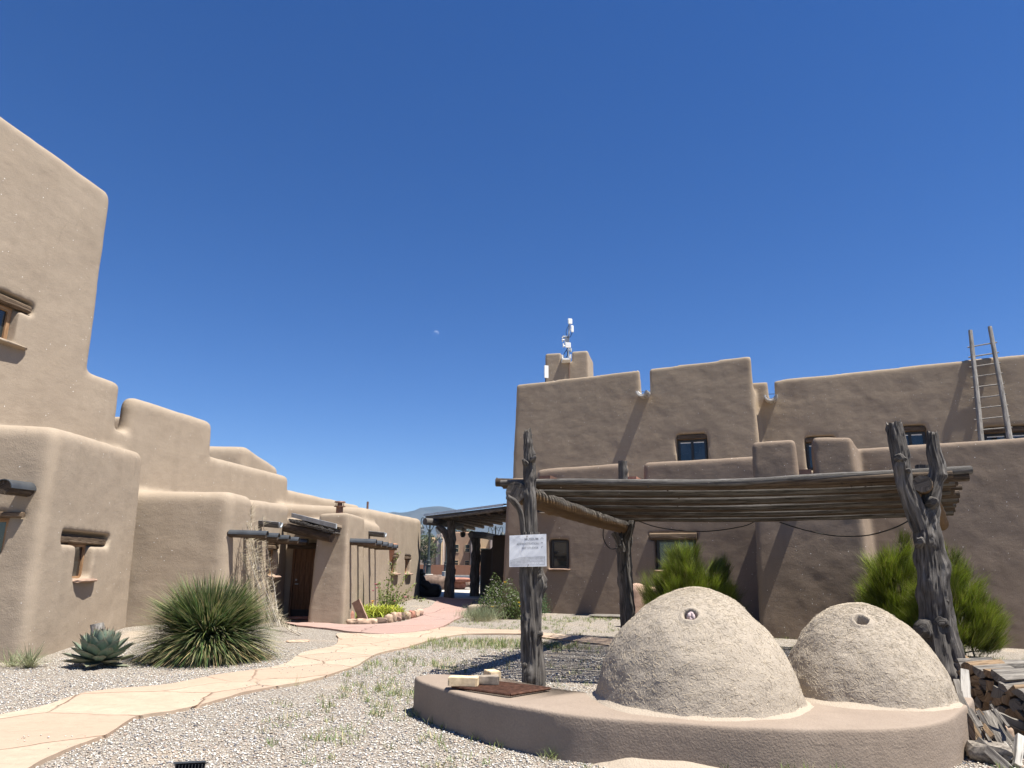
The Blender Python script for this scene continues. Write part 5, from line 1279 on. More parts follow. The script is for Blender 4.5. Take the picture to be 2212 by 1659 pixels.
# leaning bundle of dry ocotillo stalks
OC = empty('ocotillo', (-5.7, 17.8, 0), 'leafless pale ocotillo stalks with many side twigs leaning on the left building', 'plant')
stalks = [((608, 1381, 17.0), (548, 1180, 18.2), (543, 1095, 18.4), .022), ((600, 1384, 16.9), (560, 1240, 17.8), (536, 1150, 18.2), .024), ((592, 1376, 17.1), (546, 1230, 18.0), (528, 1165, 18.2), .02), ((604, 1370, 17.2), (575, 1250, 18.1), (563, 1150, 18.5), .022),
          ((588, 1368, 17.3), (556, 1260, 18.0), (541, 1172, 18.3), .02), ((596, 1366, 17.3), (566, 1260, 18.1), (552, 1168, 18.4), .02), ((582, 1372, 17.1), (545, 1270, 17.9), (524, 1190, 18.1), .018), ((603, 1362, 17.4), (590, 1260, 18.1), (566, 1118, 18.5), .026),
          ((586, 1360, 17.4), (551, 1250, 18.2), (533, 1135, 18.3), .018), ((578, 1362, 17.4), (540, 1260, 18.1), (519, 1195, 18.2), .016), ((598, 1376, 17.0), (584, 1290, 17.8), (558, 1190, 18.2), .02), ((590, 1352, 17.6), (560, 1240, 18.2), (549, 1140, 18.4), .018),
          ((646, 1386, 17.0), (612, 1350, 17.6), (590, 1300, 18.0), .024), ((652, 1376, 17.3), (618, 1352, 17.8), (596, 1316, 18.1), .018)]
TV, TF, TC = [], [], []
for k, (a, b, c, r) in enumerate(stalks):
    def onx(x, y, X_): r_q = ray(x, y); return O + r_q * (X_ / r_q.x)
    if k < 12: a, b, c = onx(a[0], a[1], -5.85 - .12 * (k % 3)), onx(b[0], b[1], -6.22 - .05 * (k % 2)), onx(c[0], c[1], -6.48)
    else: a, b, c = at(*a), at(*b), at(*c)
    a.z = max(gh(a.x, a.y) + .01, min(a.z, .3))
    pts = spline([a, b, c], 22)
    for i, p in enumerate(pts): pts[i] = p + Vector((mnoise.noise(p * 2 + Vector((k, 0, 0))), mnoise.noise(p * 2 + Vector((0, k, 0))), 0)) * .02
    mb = MB(); mb.tube(pts, [r * .60 * (1.0 - .6 * i / 21) for i in range(22)], 8, True, .15, k, (.52, .48, .42) if k % 3 else (.40, .35, .28))
    mb.build('stalk', M['dry'], OC)
    for i in range(2, 22):
        for q in range(8 if i > 8 else 1):
            p = pts[i - 1].lerp(pts[i], rnd.random()); aa = rnd.uniform(0, 6.28); e_ = rnd.uniform(.1, 1.0); Lq = rnd.uniform(.07, .24)
            d = Vector((math.cos(aa) * math.cos(e_), math.sin(aa) * math.cos(e_), math.sin(e_)))
            if p.x + d.x * Lq < -6.5: d.x = abs(d.x)
            m_ = p + d * Lq * .5 + Vector((0, 0, .01)); e2 = p + d * Lq + Vector((0, 0, .025 * rnd.random()))
            w_ = Vector((-d.y, d.x, 0)).normalized() * .0045 if abs(d.z) < .99 else Vector((.0045, 0, 0)); n0 = len(TV); h_ = Vector((0, 0, .0045))
            TV += [p - w_, p + w_, p + h_, m_ - w_ * .8, m_ + w_ * .8, m_ + h_ * .8, e2]; TF += [(n0, n0 + 1, n0 + 4, n0 + 3), (n0 + 1, n0 + 2, n0 + 5, n0 + 4), (n0 + 2, n0, n0 + 3, n0 + 5), (n0 + 3, n0 + 4, n0 + 6, n0 + 6), (n0 + 4, n0 + 5, n0 + 6, n0 + 6), (n0 + 5, n0 + 3, n0 + 6, n0 + 6)]
            cc = np.array((.40, .35, .25)) * rnd.uniform(.6, 1.25); TC += [cc] * 7
me = bpy.data.meshes.new('twigs'); me.from_pydata([tuple(v) for v in TV], [], [tuple(dict.fromkeys(f)) for f in TF]); ca = me.color_attributes.new('Col', 'FLOAT_COLOR', 'POINT')
c4 = np.ones((len(TV), 4), dtype=np.float32); c4[:, :3] = np.array(TC); ca.data.foreach_set('color', c4.ravel()); me.materials.append(M['dry']); o = link(bpy.data.objects.new('twigs', me), OC); o['kind'] = 'stuff'
p = gp(586, 1388); mb = MB(); rock(mb, (p.x + .5, p.y + .2, .01), (.5, .35, .05), 12, .3, .1); tag(mb.build('stone', M['edgestone'], None, sharp=40), 'flat pale stone at the foot of the ocotillo', 'stone')
# broom-like green bushes (jointfir)
def broom(name, c, rx, ry, h, label, seed, N=12000, tufts=150, colr=(.165, .21, .022)):
    root = empty(name, c, label, 'bush', 'green broom-like bushes by the right building')
    g_ = np.random.default_rng(seed)
    u = g_.normal(size=(tufts, 3)); u[:, 2] = np.abs(u[:, 2]) * .9; u /= np.linalg.norm(u, axis=1)[:, None]
    rad = g_.uniform(.45, 1.0, tufts) ** .6; lump = 1 + .38 * np.array([mnoise.noise(Vector(q * 1.8) + Vector((seed, 0, 0))) for q in u])
    T = np.stack([c.x + u[:, 0] * rx * rad * lump * .86, c.y + u[:, 1] * ry * rad * lump * .86, c.z + .05 + u[:, 2] * h * rad * lump * .76], -1)
    tl = .17 + .11 * g_.random(tufts); tilt = np.stack([u[:, 0] * .75, u[:, 1] * .75, np.full(tufts, .9)], -1)
    ti = g_.integers(0, tufts, N); d = tilt[ti] + (g_.normal(0, .22, (tufts, 3)))[ti] + g_.normal(0, .22, (N, 3)); d /= np.linalg.norm(d, axis=1)[:, None]
    B = T[ti] + g_.normal(0, .045, (N, 3)); L = tl[ti] * g_.uniform(.6, 1.25, N) * (h / 1.6 + .3)
    az = np.arctan2(d[:, 1], d[:, 0]); el = np.arcsin(np.clip(d[:, 2], -1, 1))
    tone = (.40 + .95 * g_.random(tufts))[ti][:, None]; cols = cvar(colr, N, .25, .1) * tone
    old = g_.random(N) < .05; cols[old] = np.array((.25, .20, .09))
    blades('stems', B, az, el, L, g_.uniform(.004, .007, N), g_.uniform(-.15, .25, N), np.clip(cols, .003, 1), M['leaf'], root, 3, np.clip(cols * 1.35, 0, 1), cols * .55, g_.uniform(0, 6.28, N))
    # woody stems inside
    mb = MB()
    for k in range(26):
        q = T[k]; mb.tube([Vector((c.x + g_.normal(0, .1), c.y + g_.normal(0, .1), c.z - .1)), Vector(((c.x + q[0]) / 2, (c.y + q[1]) / 2, c.z + (q[2] - c.z) * .6)), Vector(q)], [.02, .014, .006], 5)
    mb.build('branches', M['boarddark'], root)
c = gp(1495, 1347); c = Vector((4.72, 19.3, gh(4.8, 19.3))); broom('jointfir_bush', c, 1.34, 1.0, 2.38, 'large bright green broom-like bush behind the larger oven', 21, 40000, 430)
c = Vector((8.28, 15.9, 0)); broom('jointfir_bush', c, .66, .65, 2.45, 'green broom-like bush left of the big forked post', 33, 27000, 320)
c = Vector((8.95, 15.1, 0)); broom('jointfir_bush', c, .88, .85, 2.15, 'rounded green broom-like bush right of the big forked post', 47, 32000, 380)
# flowering bushes by the corner of the far wall
def leafy(name, c, rx, ry, h, N, size, colr, label, seed, cat='bush', stems=22, up=.3, hollow=.35):
    root = empty(name, c, label, cat); g_ = np.random.default_rng(seed)
    u = g_.normal(size=(N, 3)); u[:, 2] = np.abs(u[:, 2]); u /= np.linalg.norm(u, axis=1)[:, None]; rad = g_.uniform(hollow, 1, N) ** .7
    lump = np.array([1 + .38 * mnoise.noise(Vector(q * 2.4) + Vector((seed, 1, 0))) for q in u]); rad *= lump
    P_ = np.stack([c.x + u[:, 0] * rx * rad, c.y + u[:, 1] * ry * rad, c.z + .06 + u[:, 2] * h * rad], -1)
    tone = np.array([.8 + .6 * mnoise.noise(Vector(q * 5)) for q in P_])[:, None]
    leaves('foliage', P_, g_.uniform(size * .6, size * 1.3, N), np.clip(cvar(colr, N, .25, .12) * tone, .004, 1), M['leaf'], root, .45, up)
    mb = MB()
    for k in range(stems):
        q = P_[g_.integers(0, N)]; mb.tube([Vector((c.x + g_.normal(0, rx * .12), c.y + g_.normal(0, ry * .12), c.z - .05)), Vector(((c.x * .4 + q[0] * .6), (c.y * .4 + q[1] * .6), c.z + (q[2] - c.z) * .55)), Vector(q)], [.012, .008, .004], 5, colr=(.2, .16, .08))
    mb.build('stems', M['dry'], root); return root, P_
def flowers(root, pts, r, colr, name='flower'):
    mb = MB()
    for p in pts:
        for q in range(6):
            a = q * 1.047 + p[0] * 9; d = Vector((math.cos(a), math.sin(a), .35)); s_ = Vector((-math.sin(a), math.cos(a), 0))
            b_ = Vector(p); mb.add([b_, b_ + d * r * .6 + s_ * r * .38, b_ + d * r, b_ + d * r * .6 - s_ * r * .38], [(0, 1, 2, 3)], None, colr)
        rock(mb, p, (r * .7, r * .7, r * .7), 1, 0, .1, 1, tuple(x * .8 for x in colr))
    o = mb.build(name, M['leaf'], root, smooth=False); o['kind'] = 'stuff'; return o
c = gp(1082, 1338); c.y += .35
FB, Pf = leafy('flower_bush', c, .85, .7, 1.15, 5200, .055, (.12, .17, .05), 'green bush covered in small white and pale pink flowers left of the sign post', 51)
sel = Pf[(Pf[:, 1] < c.y + .1) & (Pf[:, 2] > .35)]; ix = nr.choice(len(sel), 110, replace=False)
flowers(FB, sel[ix[:70]], .036, (.78, .74, .74), 'white_flowers'); flowers(FB, sel[ix[70:]], .036, (.62, .50, .56), 'pink_flowers')
c = gp(1152, 1331); c.y += .6; leafy('round_shrub', c, .62, .55, .95, 3600, .05, (.085, .15, .06), 'round green shrub seen right behind the sign post', 52)
c = gp(1118, 1336); c.y -= .15
YB, Py = leafy('flower_plant', c, .55, .4, .75, 2200, .06, (.14, .19, .06), 'leafy plant with a few yellow flowers at the foot of the flower bush', 53)
flowers(YB, [tuple(at(1064, 1311, c.y - .4)), tuple(at(1091, 1258, c.y - .2)), tuple(at(1124, 1310, c.y - .4)), tuple(at(1122, 1302, c.y - .42))], .065, (.80, .50, .03), 'yellow_flowers')
c = gp(1040, 1341); grass_clump('sage_clump', c, 900, .62, .007, 'soft grey-green sage clump beside the little adobe stub wall', (.19, .22, .13), 'plant', .24, .55, .35)
c = gp(1012, 1334); grass_clump('sage_clump', c, 260, .38, .007, 'small grey-green tuft at the edge of the red walkway', (.21, .23, .14), 'plant', .16, .55, .35)
c = gp(1092, 1322); c.y += 1.8
leafy('dark_shrub', c, .7, .4, 1.55, 480, .06, (.06, .055, .03), 'sparse dark-leaved shrub against the corner of the right building', 55, 'bush', 34, .3, .5)
# bed of yellow-green lilies with edging stones
lc = gp(795, 1343); lc.y += .9
LL = empty('lily_clump', lc, 'yellow-green lily leaves in the stone-edged bed by the pier', 'plant')
N = 1500; az = U(0, 6.283, N); el = U(.7, 1.4, N); bx = lc.x + U(-.62, .75, N); by = lc.y + nr.normal(0, .28, N)
base = np.stack([bx, by, np.full(N, .06)], -1); blades('leaves', base, az, el, U(.32, .58, N), U(.02, .032, N), U(1.2, 2.4, N), cvar((.33, .36, .045), N, .3, .12), M['leaf'], LL, 6, None, cvar((.14, .18, .03), N))
DL = empty('day_lily', lc + Vector((.2, .5, 0)), 'orange day lily on thin stalks at the back of the lily bed', 'plant')
mb = MB(); tops = []
for k in range(9):
    b_ = lc + Vector((rnd.uniform(-.1, .6), rnd.uniform(.3, .7), 0)); t_ = b_ + Vector((rnd.uniform(-.12, .12), 0, rnd.uniform(.7, 1.05))); mb.tube([b_, b_.lerp(t_, .5) + Vector((.02, 0, 0)), t_], [.008, .006, .005], 5, colr=(.16, .2, .06)); tops.append(t_)
mb.build('stems', M['dry'], DL); flowers(DL, [tuple(at(805, 1299, tops[0].y)), tuple(at(804, 1303, tops[0].y))], .07, (.80, .36, .03), 'orange_flowers')
HC = empty('hollyhock', lc + Vector((.8, 1.1, 0)), 'tall straggling rose-pink flowering plant in front of the low wing', 'plant')
P_, tips = [], []; mb = MB()
for (x0, y0, x1, y1, x2, y2) in ((833, 1335, 838, 1270, 862, 1196), (830, 1335, 836, 1290, 844, 1215), (838, 1335, 850, 1290, 880, 1240), (840, 1335, 870, 1290, 925, 1299), (835, 1335, 858, 1300, 898, 1262), (828, 1335, 822, 1300, 818, 1258), (842, 1335, 855, 1320, 868, 1318), (834, 1335, 842, 1300, 851, 1230), (838, 1335, 845, 1310, 850, 1290)):
    a, b, c_ = at(x0, y0, lc.y + 1.2), at(x1, y1, lc.y + 1.1), at(x2, y2, lc.y + 1.1); pts = spline([a, b, c_], 14); mb.tube(pts, [.011 * (1 - .6 * i / 13) for i in range(14)], 6, colr=(.17, .17, .07)); tips.append(c_)
    for i in range(1, 14):
        for q in range(26 if i < 8 else 8): P_.append(tuple(pts[i] + Vector(nr.normal(0, .10 if i < 8 else .035, 3))))
P_ = np.array(P_); mb.build('stems', M['dry'], HC); leaves('foliage', P_, U(.04, .09, len(P_)), cvar((.20, .24, .07), len(P_), .35, .15), M['leaf'], HC, .6)
flowers(HC, [tuple(at(x, y, lc.y + .95)) for x, y in ((876, 1290), (886, 1320), (868, 1318), (812, 1262), (814, 1270), (806, 1276), (853, 1299))], .06, (.62, .16, .26), 'pink_flowers'); flowers(HC, [tuple(t) for t in tips[:5]], .04, (.75, .68, .68), 'white_flowers')
sl = gp(775, 1337); sl.y += 1.3
lean((-3.98, 20.62, .02), (-4.28, 20.66, .60), .27, .055, M['sillstone'], 'flat pinkish stone slab leaning on the wall behind the lilies', 15, 'stone_slab')
for k_, (x, y, w_, h_, d, m_, lab) in enumerate(((745, 1345, .40, .36, .3, 'sandstone', 'large dark red stone at the left end of the lily bed edging'), (762, 1350.5, .40, .17, .2, 'edgestone', None), (783, 1351.5, .42, .19, .2, 'edgestone', None), (803, 1350.5, .28, .18, .2, 'edgestone', None), (822, 1349.5, .34, .20, .2, 'darkrock', None), (838, 1346, .22, .25, .2, 'edgestone', None), (849, 1344, .18, .30, .16, 'edgestone', None), (859, 1342.5, .2, .27, .16, 'pinkrock', None), (868, 1340.5, .18, .25, .16, 'darkrock', None), (878, 1338.5, .22, .24, .18, 'edgestone', None), (888, 1336.5, .22, .24, .2, 'sandstone', None), (897, 1334.5, .22, .24, .2, 'edgestone', None), (905, 1332.5, .24, .26, .2, 'pinkrock', None))):
    p = gp(x, y); mb = MB(); rock(mb, (p.x, p.y + d * .5, h_ * .42), (w_, d * 1.3, h_), k_ + 20, rnd.uniform(-.3, .3), .16, 3); tag(mb.build('edging_stone', M[m_], None, sharp=40), lab or 'rough edging stone in the curved row round the lily bed', 'stone', 'edging stones of the lily bed')
# small things at the foot of the right wall
mb = MB(); p = at(1392, 1290, 20.5); rock(mb, (p.x - .05, p.y, .5), (.85, .45, 1.25), 3, .2, .16, 3); tag(mb.build('standing_rock', M['pinkrock'], None, sharp=40), 'tall pink rock standing behind the left rear post of the shelter', 'rock')
p = gp(1318, 1336); mb = MB(); rock(mb, (p.x + .2, p.y + .3, .06), (1.7, .8, .07), 5, -.35, .05, 3); tag(mb.build('stone_slab', M['boarddark'], None, sharp=40), 'flat grey slab lying at the foot of the right building', 'slab')
p = gp(2003, 1368); UT = at(2006, 1360, 14.0); UB_ = empty('utility_box', (UT.x, 14.0, 0), 'small pale utility box half hidden by the big forked post', 'box')
mb = MB(); mb.box((UT.x, 14.0, .28), (.34, .2, .50), -.3); mb.build('box_body', M['concrete'], UB_, smooth=False); mb = MB(); mb.box((UT.x - .03, 13.885, .29), (.26, .02, .40), -.3); mb.build('cover', M['white'], UB_, smooth=False)
# grass growing through the gravel, the pebbles themselves nearest the camera
def px_of(x, y):
    d = np.array([x, y, -EYE]) if not hasattr(x, '__len__') else None
    return d
def on_paths(x, y):
    for poly in PATHS:
        ins = np.zeros(len(x), bool); n_ = len(poly)
        for i in range(n_):
            xa, ya = poly[i - 1]; xb, yb = poly[i]
            c_ = ((ya > y) != (yb > y)) & (x < (xb - xa) * (y - ya) / (yb - ya + 1e-12) + xa); ins ^= c_
        if poly is PATHS[0]: tot = ins
        else: tot = tot | ins
    return tot
def outline(pairs): return [tuple(gp(*a)[:2]) for a, b in pairs] + [tuple(gp(*b)[:2]) for a, b in pairs[::-1]]
PATHS = [outline(sandy), outline(redp), [tuple(p[:2]) for p in ring], [w2.foot(0), w1.foot(4.75), w1.foot(0), (-14, 11), (-14, 22), w2.foot(4.75)]]
def nz(x, y, s, o_=0): return np.array([mnoise.noise(Vector((a * s, b * s, o_))) for a, b in zip(x, y)])
# tufts: right-hand gravel between path and platform
T = 15000; tx = U(-3.8, 9.5, T); ty = 5.6 + U(0, 1, T) ** 1.5 * 18
dens = .5 * nz(tx, ty, .55, 3) + .35 * nz(tx, ty, 1.6, 8) + .10
g1 = lambda cx, cy, sx, sy: np.exp(-((tx - cx) / sx) ** 2 - ((ty - cy) / sy) ** 2)
patch = 1.1 * g1(-.9, 15.7, 1.5, .7) + .9 * g1(.6, 15.3, 1.6, .8) + .7 * g1(3.2, 23.5, 3.5, 1.3) + .5 * g1(-1.2, 12.3, 1.0, 1.0) + .45 * g1(-1.2, 9.5, .7, 1.2) - .6 * g1(1.2, 12.8, 1.8, 2.6) + .4 * g1(9, 13, 2, 1.5)
keep = (nr.random(T) < np.clip(dens + patch, .03, 1)) & ~on_paths(tx, ty) & ((tx > -2.4) | (ty < 9)) & (ty < 24.5 - .4 * np.clip(tx - 2, 0, 9)) & (tx * 1640 / ty + 1106 > 60)
left = np.array([(-2.75 + (9.5 - y) * .35) if y < 12 else -3 for y in ty]); keep &= tx > left - .4
tx, ty, pk = tx[keep], ty[keep], patch[keep]; per = 12; n_ = len(tx)
bx = np.repeat(tx, per) + nr.normal(0, .035, n_ * per); by = np.repeat(ty, per) + nr.normal(0, .035, n_ * per); N = n_ * per
Lb = U(.04, .11, N) * np.repeat(1 + .6 * np.clip(pk, 0, 1), per); az = U(0, 6.283, N)
cols = cvar((.13, .18, .05), N, .35, .15); dry = nr.random(N) < .25; cols[dry] = cvar((.46, .40, .22), dry.sum(), .25)
zz = np.array([gh(a, b) for a, b in zip(bx, by)])
tag(blades('grass', np.stack([bx, by, zz], -1), az, U(.5, 1.45, N), Lb, U(.0045, .008, N), U(0, .8, N), cols, M['leaf'], None, 2), 'thin green and straw-coloured grass growing through the gravel', None, None, 'stuff')
# tall thin weeds at the platform foot and a few along the path
for (x, y, n2, L_, lab) in ((1190, 1640, 60, .14, 'small green weed tuft at the front foot of the platform'), (1345, 1640, 9, .55, 'few long dry grass stems against the platform front'), (2087, 1612, 70, .16, 'dry straw tuft at the right end of the platform'), (905, 1550, 26, .14, 'green weed tuft at the left end of the platform'), (1070, 1622, 14, .10, 'tiny weed at the platform foot below the bricks'), (640, 1481, 14, .22, 'thin grass tuft on the lower edge of the flagstone path')):
    c = gp(x, y); c.z = gh(c.x, c.y); grass_clump('weed_tuft', c, n2, L_, .005, lab, (.15, .2, .06) if 'green' in lab or 'tiny' in lab else (.36, .31, .18), 'weed', .035, .35, .7)
# pebbles (mesh stones) in the near gravel, each a squashed faceted stone
def pebbles(name, x, y, r, label, lift=0.0):
    n_ = len(x); o8 = np.array([(1, 0, 0), (.3, .95, 0), (-.8, .55, 0), (-.75, -.6, 0), (.35, -.92, 0), (.2, .1, .8), (-.3, -.15, .75), (0, 0, -.4)], float)
    f8 = [(0, 1, 5), (1, 2, 5), (2, 6, 5), (2, 3, 6), (3, 4, 6), (4, 5, 6), (4, 0, 5), (1, 0, 7), (2, 1, 7), (3, 2, 7), (4, 3, 7), (0, 4, 7)]
    a = U(0, 6.283, n_); ca_, sa_ = np.cos(a), np.sin(a); sx, sy, sz = r * U(.8, 1.35, n_), r * U(.6, 1.0, n_), r * U(.45, .85, n_)
    q = o8[None] * (1 + nr.normal(0, .13, (n_, 8, 1))); X = q[..., 0] * sx[:, None]; Y = q[..., 1] * sy[:, None]; Z = q[..., 2] * sz[:, None]
    tl = nr.normal(0, .25, (n_, 1)); Z = Z + X * tl
    z0 = np.array([gh(a_, b_) for a_, b_ in zip(x, y)]) + lift
    V = np.stack([x[:, None] + X * ca_[:, None] - Y * sa_[:, None], y[:, None] + X * sa_[:, None] + Y * ca_[:, None], z0[:, None] + Z + .3 * r[:, None]], -1).reshape(-1, 3)
    F = (np.array(f8)[None] + (np.arange(n_) * 8)[:, None, None]).reshape(-1, 3)
    pal = np.array([(.45, .42, .37), (.53, .51, .47), (.39, .33, .265), (.33, .27, .21), (.24, .23, .23), (.12, .12, .135), (.40, .30, .235), (.48, .44, .36)])
    C = pal[nr.choice(8, n_, p=[.24, .22, .15, .09, .09, .06, .05, .10])] * U(.86, 1.22, n_)[:, None]
    o = raw(name, V, F, M['pebble'], None, np.repeat(C, 8, 0), smooth=False); return tag(o, label, None, None, 'stuff')
n_ = 120000; x = U(-7.5, 8.0, n_); y = 5.3 + 9.5 * U(0, 1, n_) ** 1.5
k_ = (~on_paths(x, y)) & (np.abs(x) < y * .74 + .3) & ((nz(x, y, .55, 3) + .4 * nz(x, y, 1.7, 1) < .32) | (nr.random(n_) < .2)) & (x > -7.9 + .12 * (y - 12))
pebbles('pebbles', x[k_], y[k_], np.abs(nr.normal(.0075, .0030, k_.sum())) + .0035, 'loose pale and dark pebbles lying on the gravel')

n_ = 5200; x = U(-8, 3.0, n_); y = 5.6 + U(0, 1, n_) ** 1.2 * 14; in_path = on_paths(x, y)
PATHS_ALL = PATHS; PATHS = [PATHS_ALL[2], PATHS_ALL[3]]; k_ = in_path & ~on_paths(x, y) & (nz(x, y, .8, 5) > .05); PATHS = PATHS_ALL
pebbles('stray_pebbles', x[k_], y[k_], np.abs(nr.normal(.006, .003, k_.sum())) + .003, 'stray pebbles kicked onto the flagstone path', .036)
# ------------------------------------------------------------------ porch between the buildings
PO = empty('porch', (-3.05, 36.3, 0), 'shaded log porch between the two buildings with forked posts and metal-edged roof', 'porch')
rp = [at(919, 1119, 38.2), at(1093, 1099.5, 27.3), at(1180, 1110, 40.0), at(996, 1145, 44.0)]
mb = MB(); mb.add(rp + [p + Vector((0, 0, .10)) for p in rp], [(0, 3, 2, 1), (4, 5, 6, 7), (0, 1, 5, 4), (1, 2, 6, 5), (2, 3, 7, 6), (3, 0, 4, 7)]); mb.build('porch_roof', M['polebrown'], PO, smooth=False)
mb = MB(); e0, e1 = rp[0] + Vector((-.1, -.06, .0)), rp[1] + Vector((-.1, -.06, .0))
mb.add([e0 + Vector((0, 0, .1)), e1 + Vector((0, 0, .1)), e1 + Vector((0, 0, .2)), e0 + Vector((0, 0, .2)), e0 + Vector((.5, .5, .24)), e1 + Vector((.5, .5, .24))], [(0, 1, 2, 3), (3, 2, 5, 4)]); mb.build('roof_edging', M['galv'], PO, smooth=False)
mb = MB(); mb.tube([rp[0].lerp(rp[1], .0) + Vector((.1, -.02, -.02)), rp[0].lerp(rp[1], .35) + Vector((.05, 0, -.03)), rp[0].lerp(rp[1], .7) + Vector((.05, 0, .0)), rp[0].lerp(rp[1], .98) + Vector((.05, 0, .02))], [.10, .09, .10, .09], 10, True, .2, 4); mb.build('edge_log', M['pole'], PO)
for k in range(9):
    a = rp[0].lerp(rp[1], (k + .5) / 9); b = rp[3].lerp(rp[2], (k + .5) / 9); mb = MB(); mb.tube([a + Vector((0, .2, -.08)), b + Vector((0, 0, -.08))], .09, 8, True, .1, k); mb.build('roof_log', M['polebrown'], PO)
def porch_post(xy, Y, top, arm, r, m):
    mb = MB(); gnarl(mb, [(at(xy[0][0], xy[0][1], Y).x, Y, -.05)] + [at(x, y, Y) for x, y in xy[1:]], r, 18, 14, int(Y), .12, 5)
    gnarl(mb, [at(x, y, Y) for x, y in arm], [.20, .18, .15], 14, 14, int(Y) + 1, .12); mb.build('post', m, PO, sharp=50)
    c = at(top[0], top[1], Y); mb = MB(); mb.tube([c + Vector((-.55, -.5, 0)), c + Vector((.1, .2, 0)), c + Vector((1.0, 3.0, -.05))], [.17, .18, .17], 12, True, .1, 3); mb.build('corbel_log', M['pole'], PO)
porch_post(((970, 1291), (971, 1255), (974, 1210), (975, 1165), (974, 1125)), 36.3, (944, 1128), ((973, 1180), (962, 1152), (945, 1136)), [.27, .24, .22, .24, .20], M['post'])
porch_post(((1025, 1290), (1026, 1250), (1028, 1200), (1029, 1150)), 38.5, (1040, 1156), ((1028, 1180), (1022, 1160), (1014, 1150)), [.27, .26, .24, .24], M['post'])
mb = MB(); c = at(1000, 1152, 37.0); mb.tube([c + Vector((0, 0, .3)), c + Vector((0, 0, .05))], .03, 6); mb.tube([c + Vector((0, 0, .06)), c + Vector((0, 0, -.1)), c + Vector((0, 0, -.2))], [.14, .14, .08], 10); mb.build('hanging_lamp', M['black'], PO)
# stepped wall in the porch, the roof's shade put into its near-black colour
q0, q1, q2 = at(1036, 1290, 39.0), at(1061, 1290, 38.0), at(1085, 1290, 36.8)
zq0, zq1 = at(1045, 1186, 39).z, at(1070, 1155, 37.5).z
DW = empty('adobe_wall', (q1.x, q1.y, 0), 'stepped adobe wall, coloured dark for the porch shade, beside the right building', 'wall')
adobe('wall_body', [dict(poly=pol((q0.x, q0.y), (q1.x + .1, q1.y), (q1.x + .1, q1.y + .6), (q0.x, q0.y + .6)), tops=zq0, batter=0.0, r=.1), dict(poly=pol((q1.x, q1.y), (q2.x + 1.2, q2.y - .4), (q2.x + 1.4, q2.y + .3), (q1.x, q1.y + .7)), tops=zq1, batter=0.0, r=.15)], None, M['adobe_shade'], DW, voxel=.07, smooth=4, wob=.03)
# little adobe stub wall by the walkway
s0 = gp(1008, 1334)
SWL = empty('adobe_stub_wall', s0, 'low tan adobe stub wall at the edge of the red walkway', 'wall')
zt_ = at(1030, 1306, s0.y + .3).z
adobe('stub_body', [dict(poly=pol((s0.x, s0.y), (s0.x + 1.5, s0.y - .25), (s0.x + 1.7, s0.y + .5), (s0.x + .1, s0.y + .6)), tops=zt_, batter=0.02, r=.07)], None, M['adobe'], SWL, voxel=.04, smooth=4, wob=.04)
# dark sculpture on a block under the far end of the left building
b0 = gp(924, 1291.5); SC = empty('sculpture', b0, 'dark seated figure sculpture on a block at the shaded end of the left building', 'sculpture')
Y_ = b0.y + .3
mb = MB(); rock(mb, (b0.x - .15, Y_ + .2, .33), (1.55, 1.0, .72), 3, 0, .05, 3); mb.build('block', M['sculpture'], SC)
mb = MB()
gnarl(mb, [at(908, 1276, Y_), at(908, 1262, Y_), at(909, 1250, Y_), at(907, 1242, Y_)], [.42, .34, .24, .13], 14, 10, 3, .05)
gnarl(mb, [at(909, 1266, Y_), at(918, 1262, Y_ - .2), at(928, 1271, Y_ - .2)], [.24, .22, .2], 12, 10, 5, .05)
rock(mb, at(908, 1237, Y_), (.34, .34, .38), 5, 0, .1, 2); rock(mb, at(914, 1239.5, Y_ - .1), (.24, .18, .12), 6, 0, .1, 2)
mb.build('figure', M['sculpture'], SC)
# rocks by the parking lot
p = gp(1000, 1273); STB = empty('stone_bench', p, 'red sandstone slab bench near the parking lot', 'bench')
zb_ = at(990, 1252, p.y).z
mb = MB(); rock(mb, (p.x - .55, p.y + .3, zb_ * .42), (1.5, .9, zb_ * .9), 8, 0, .1, 3); mb.build('bench_base', M['sandstone'], STB, sharp=40)
mb = MB(); rock(mb, (p.x - .62, p.y + .2, zb_ * .95), (2.4, 1.3, .34), 9, .05, .12, 3); mb.build('bench_top', M['sandstone'], STB, sharp=40)
for (x, y, w_, h_, lab) in ((936, 1274, 2.1, 1.0, 'large brown boulder left of the porch post'), (951, 1273, 1.0, .7, 'smaller brown boulder touching the large one'), (1008, 1268, .6, .4, 'small grey stone right of the sandstone bench')):
    p = gp(x, y); mb = MB(); rock(mb, (p.x, p.y + .3, h_ * .4), (w_, .9, h_), int(x), .2, .2, 3); tag(mb.build('boulder', M['darkrock'], None, sharp=40), lab, 'rock')
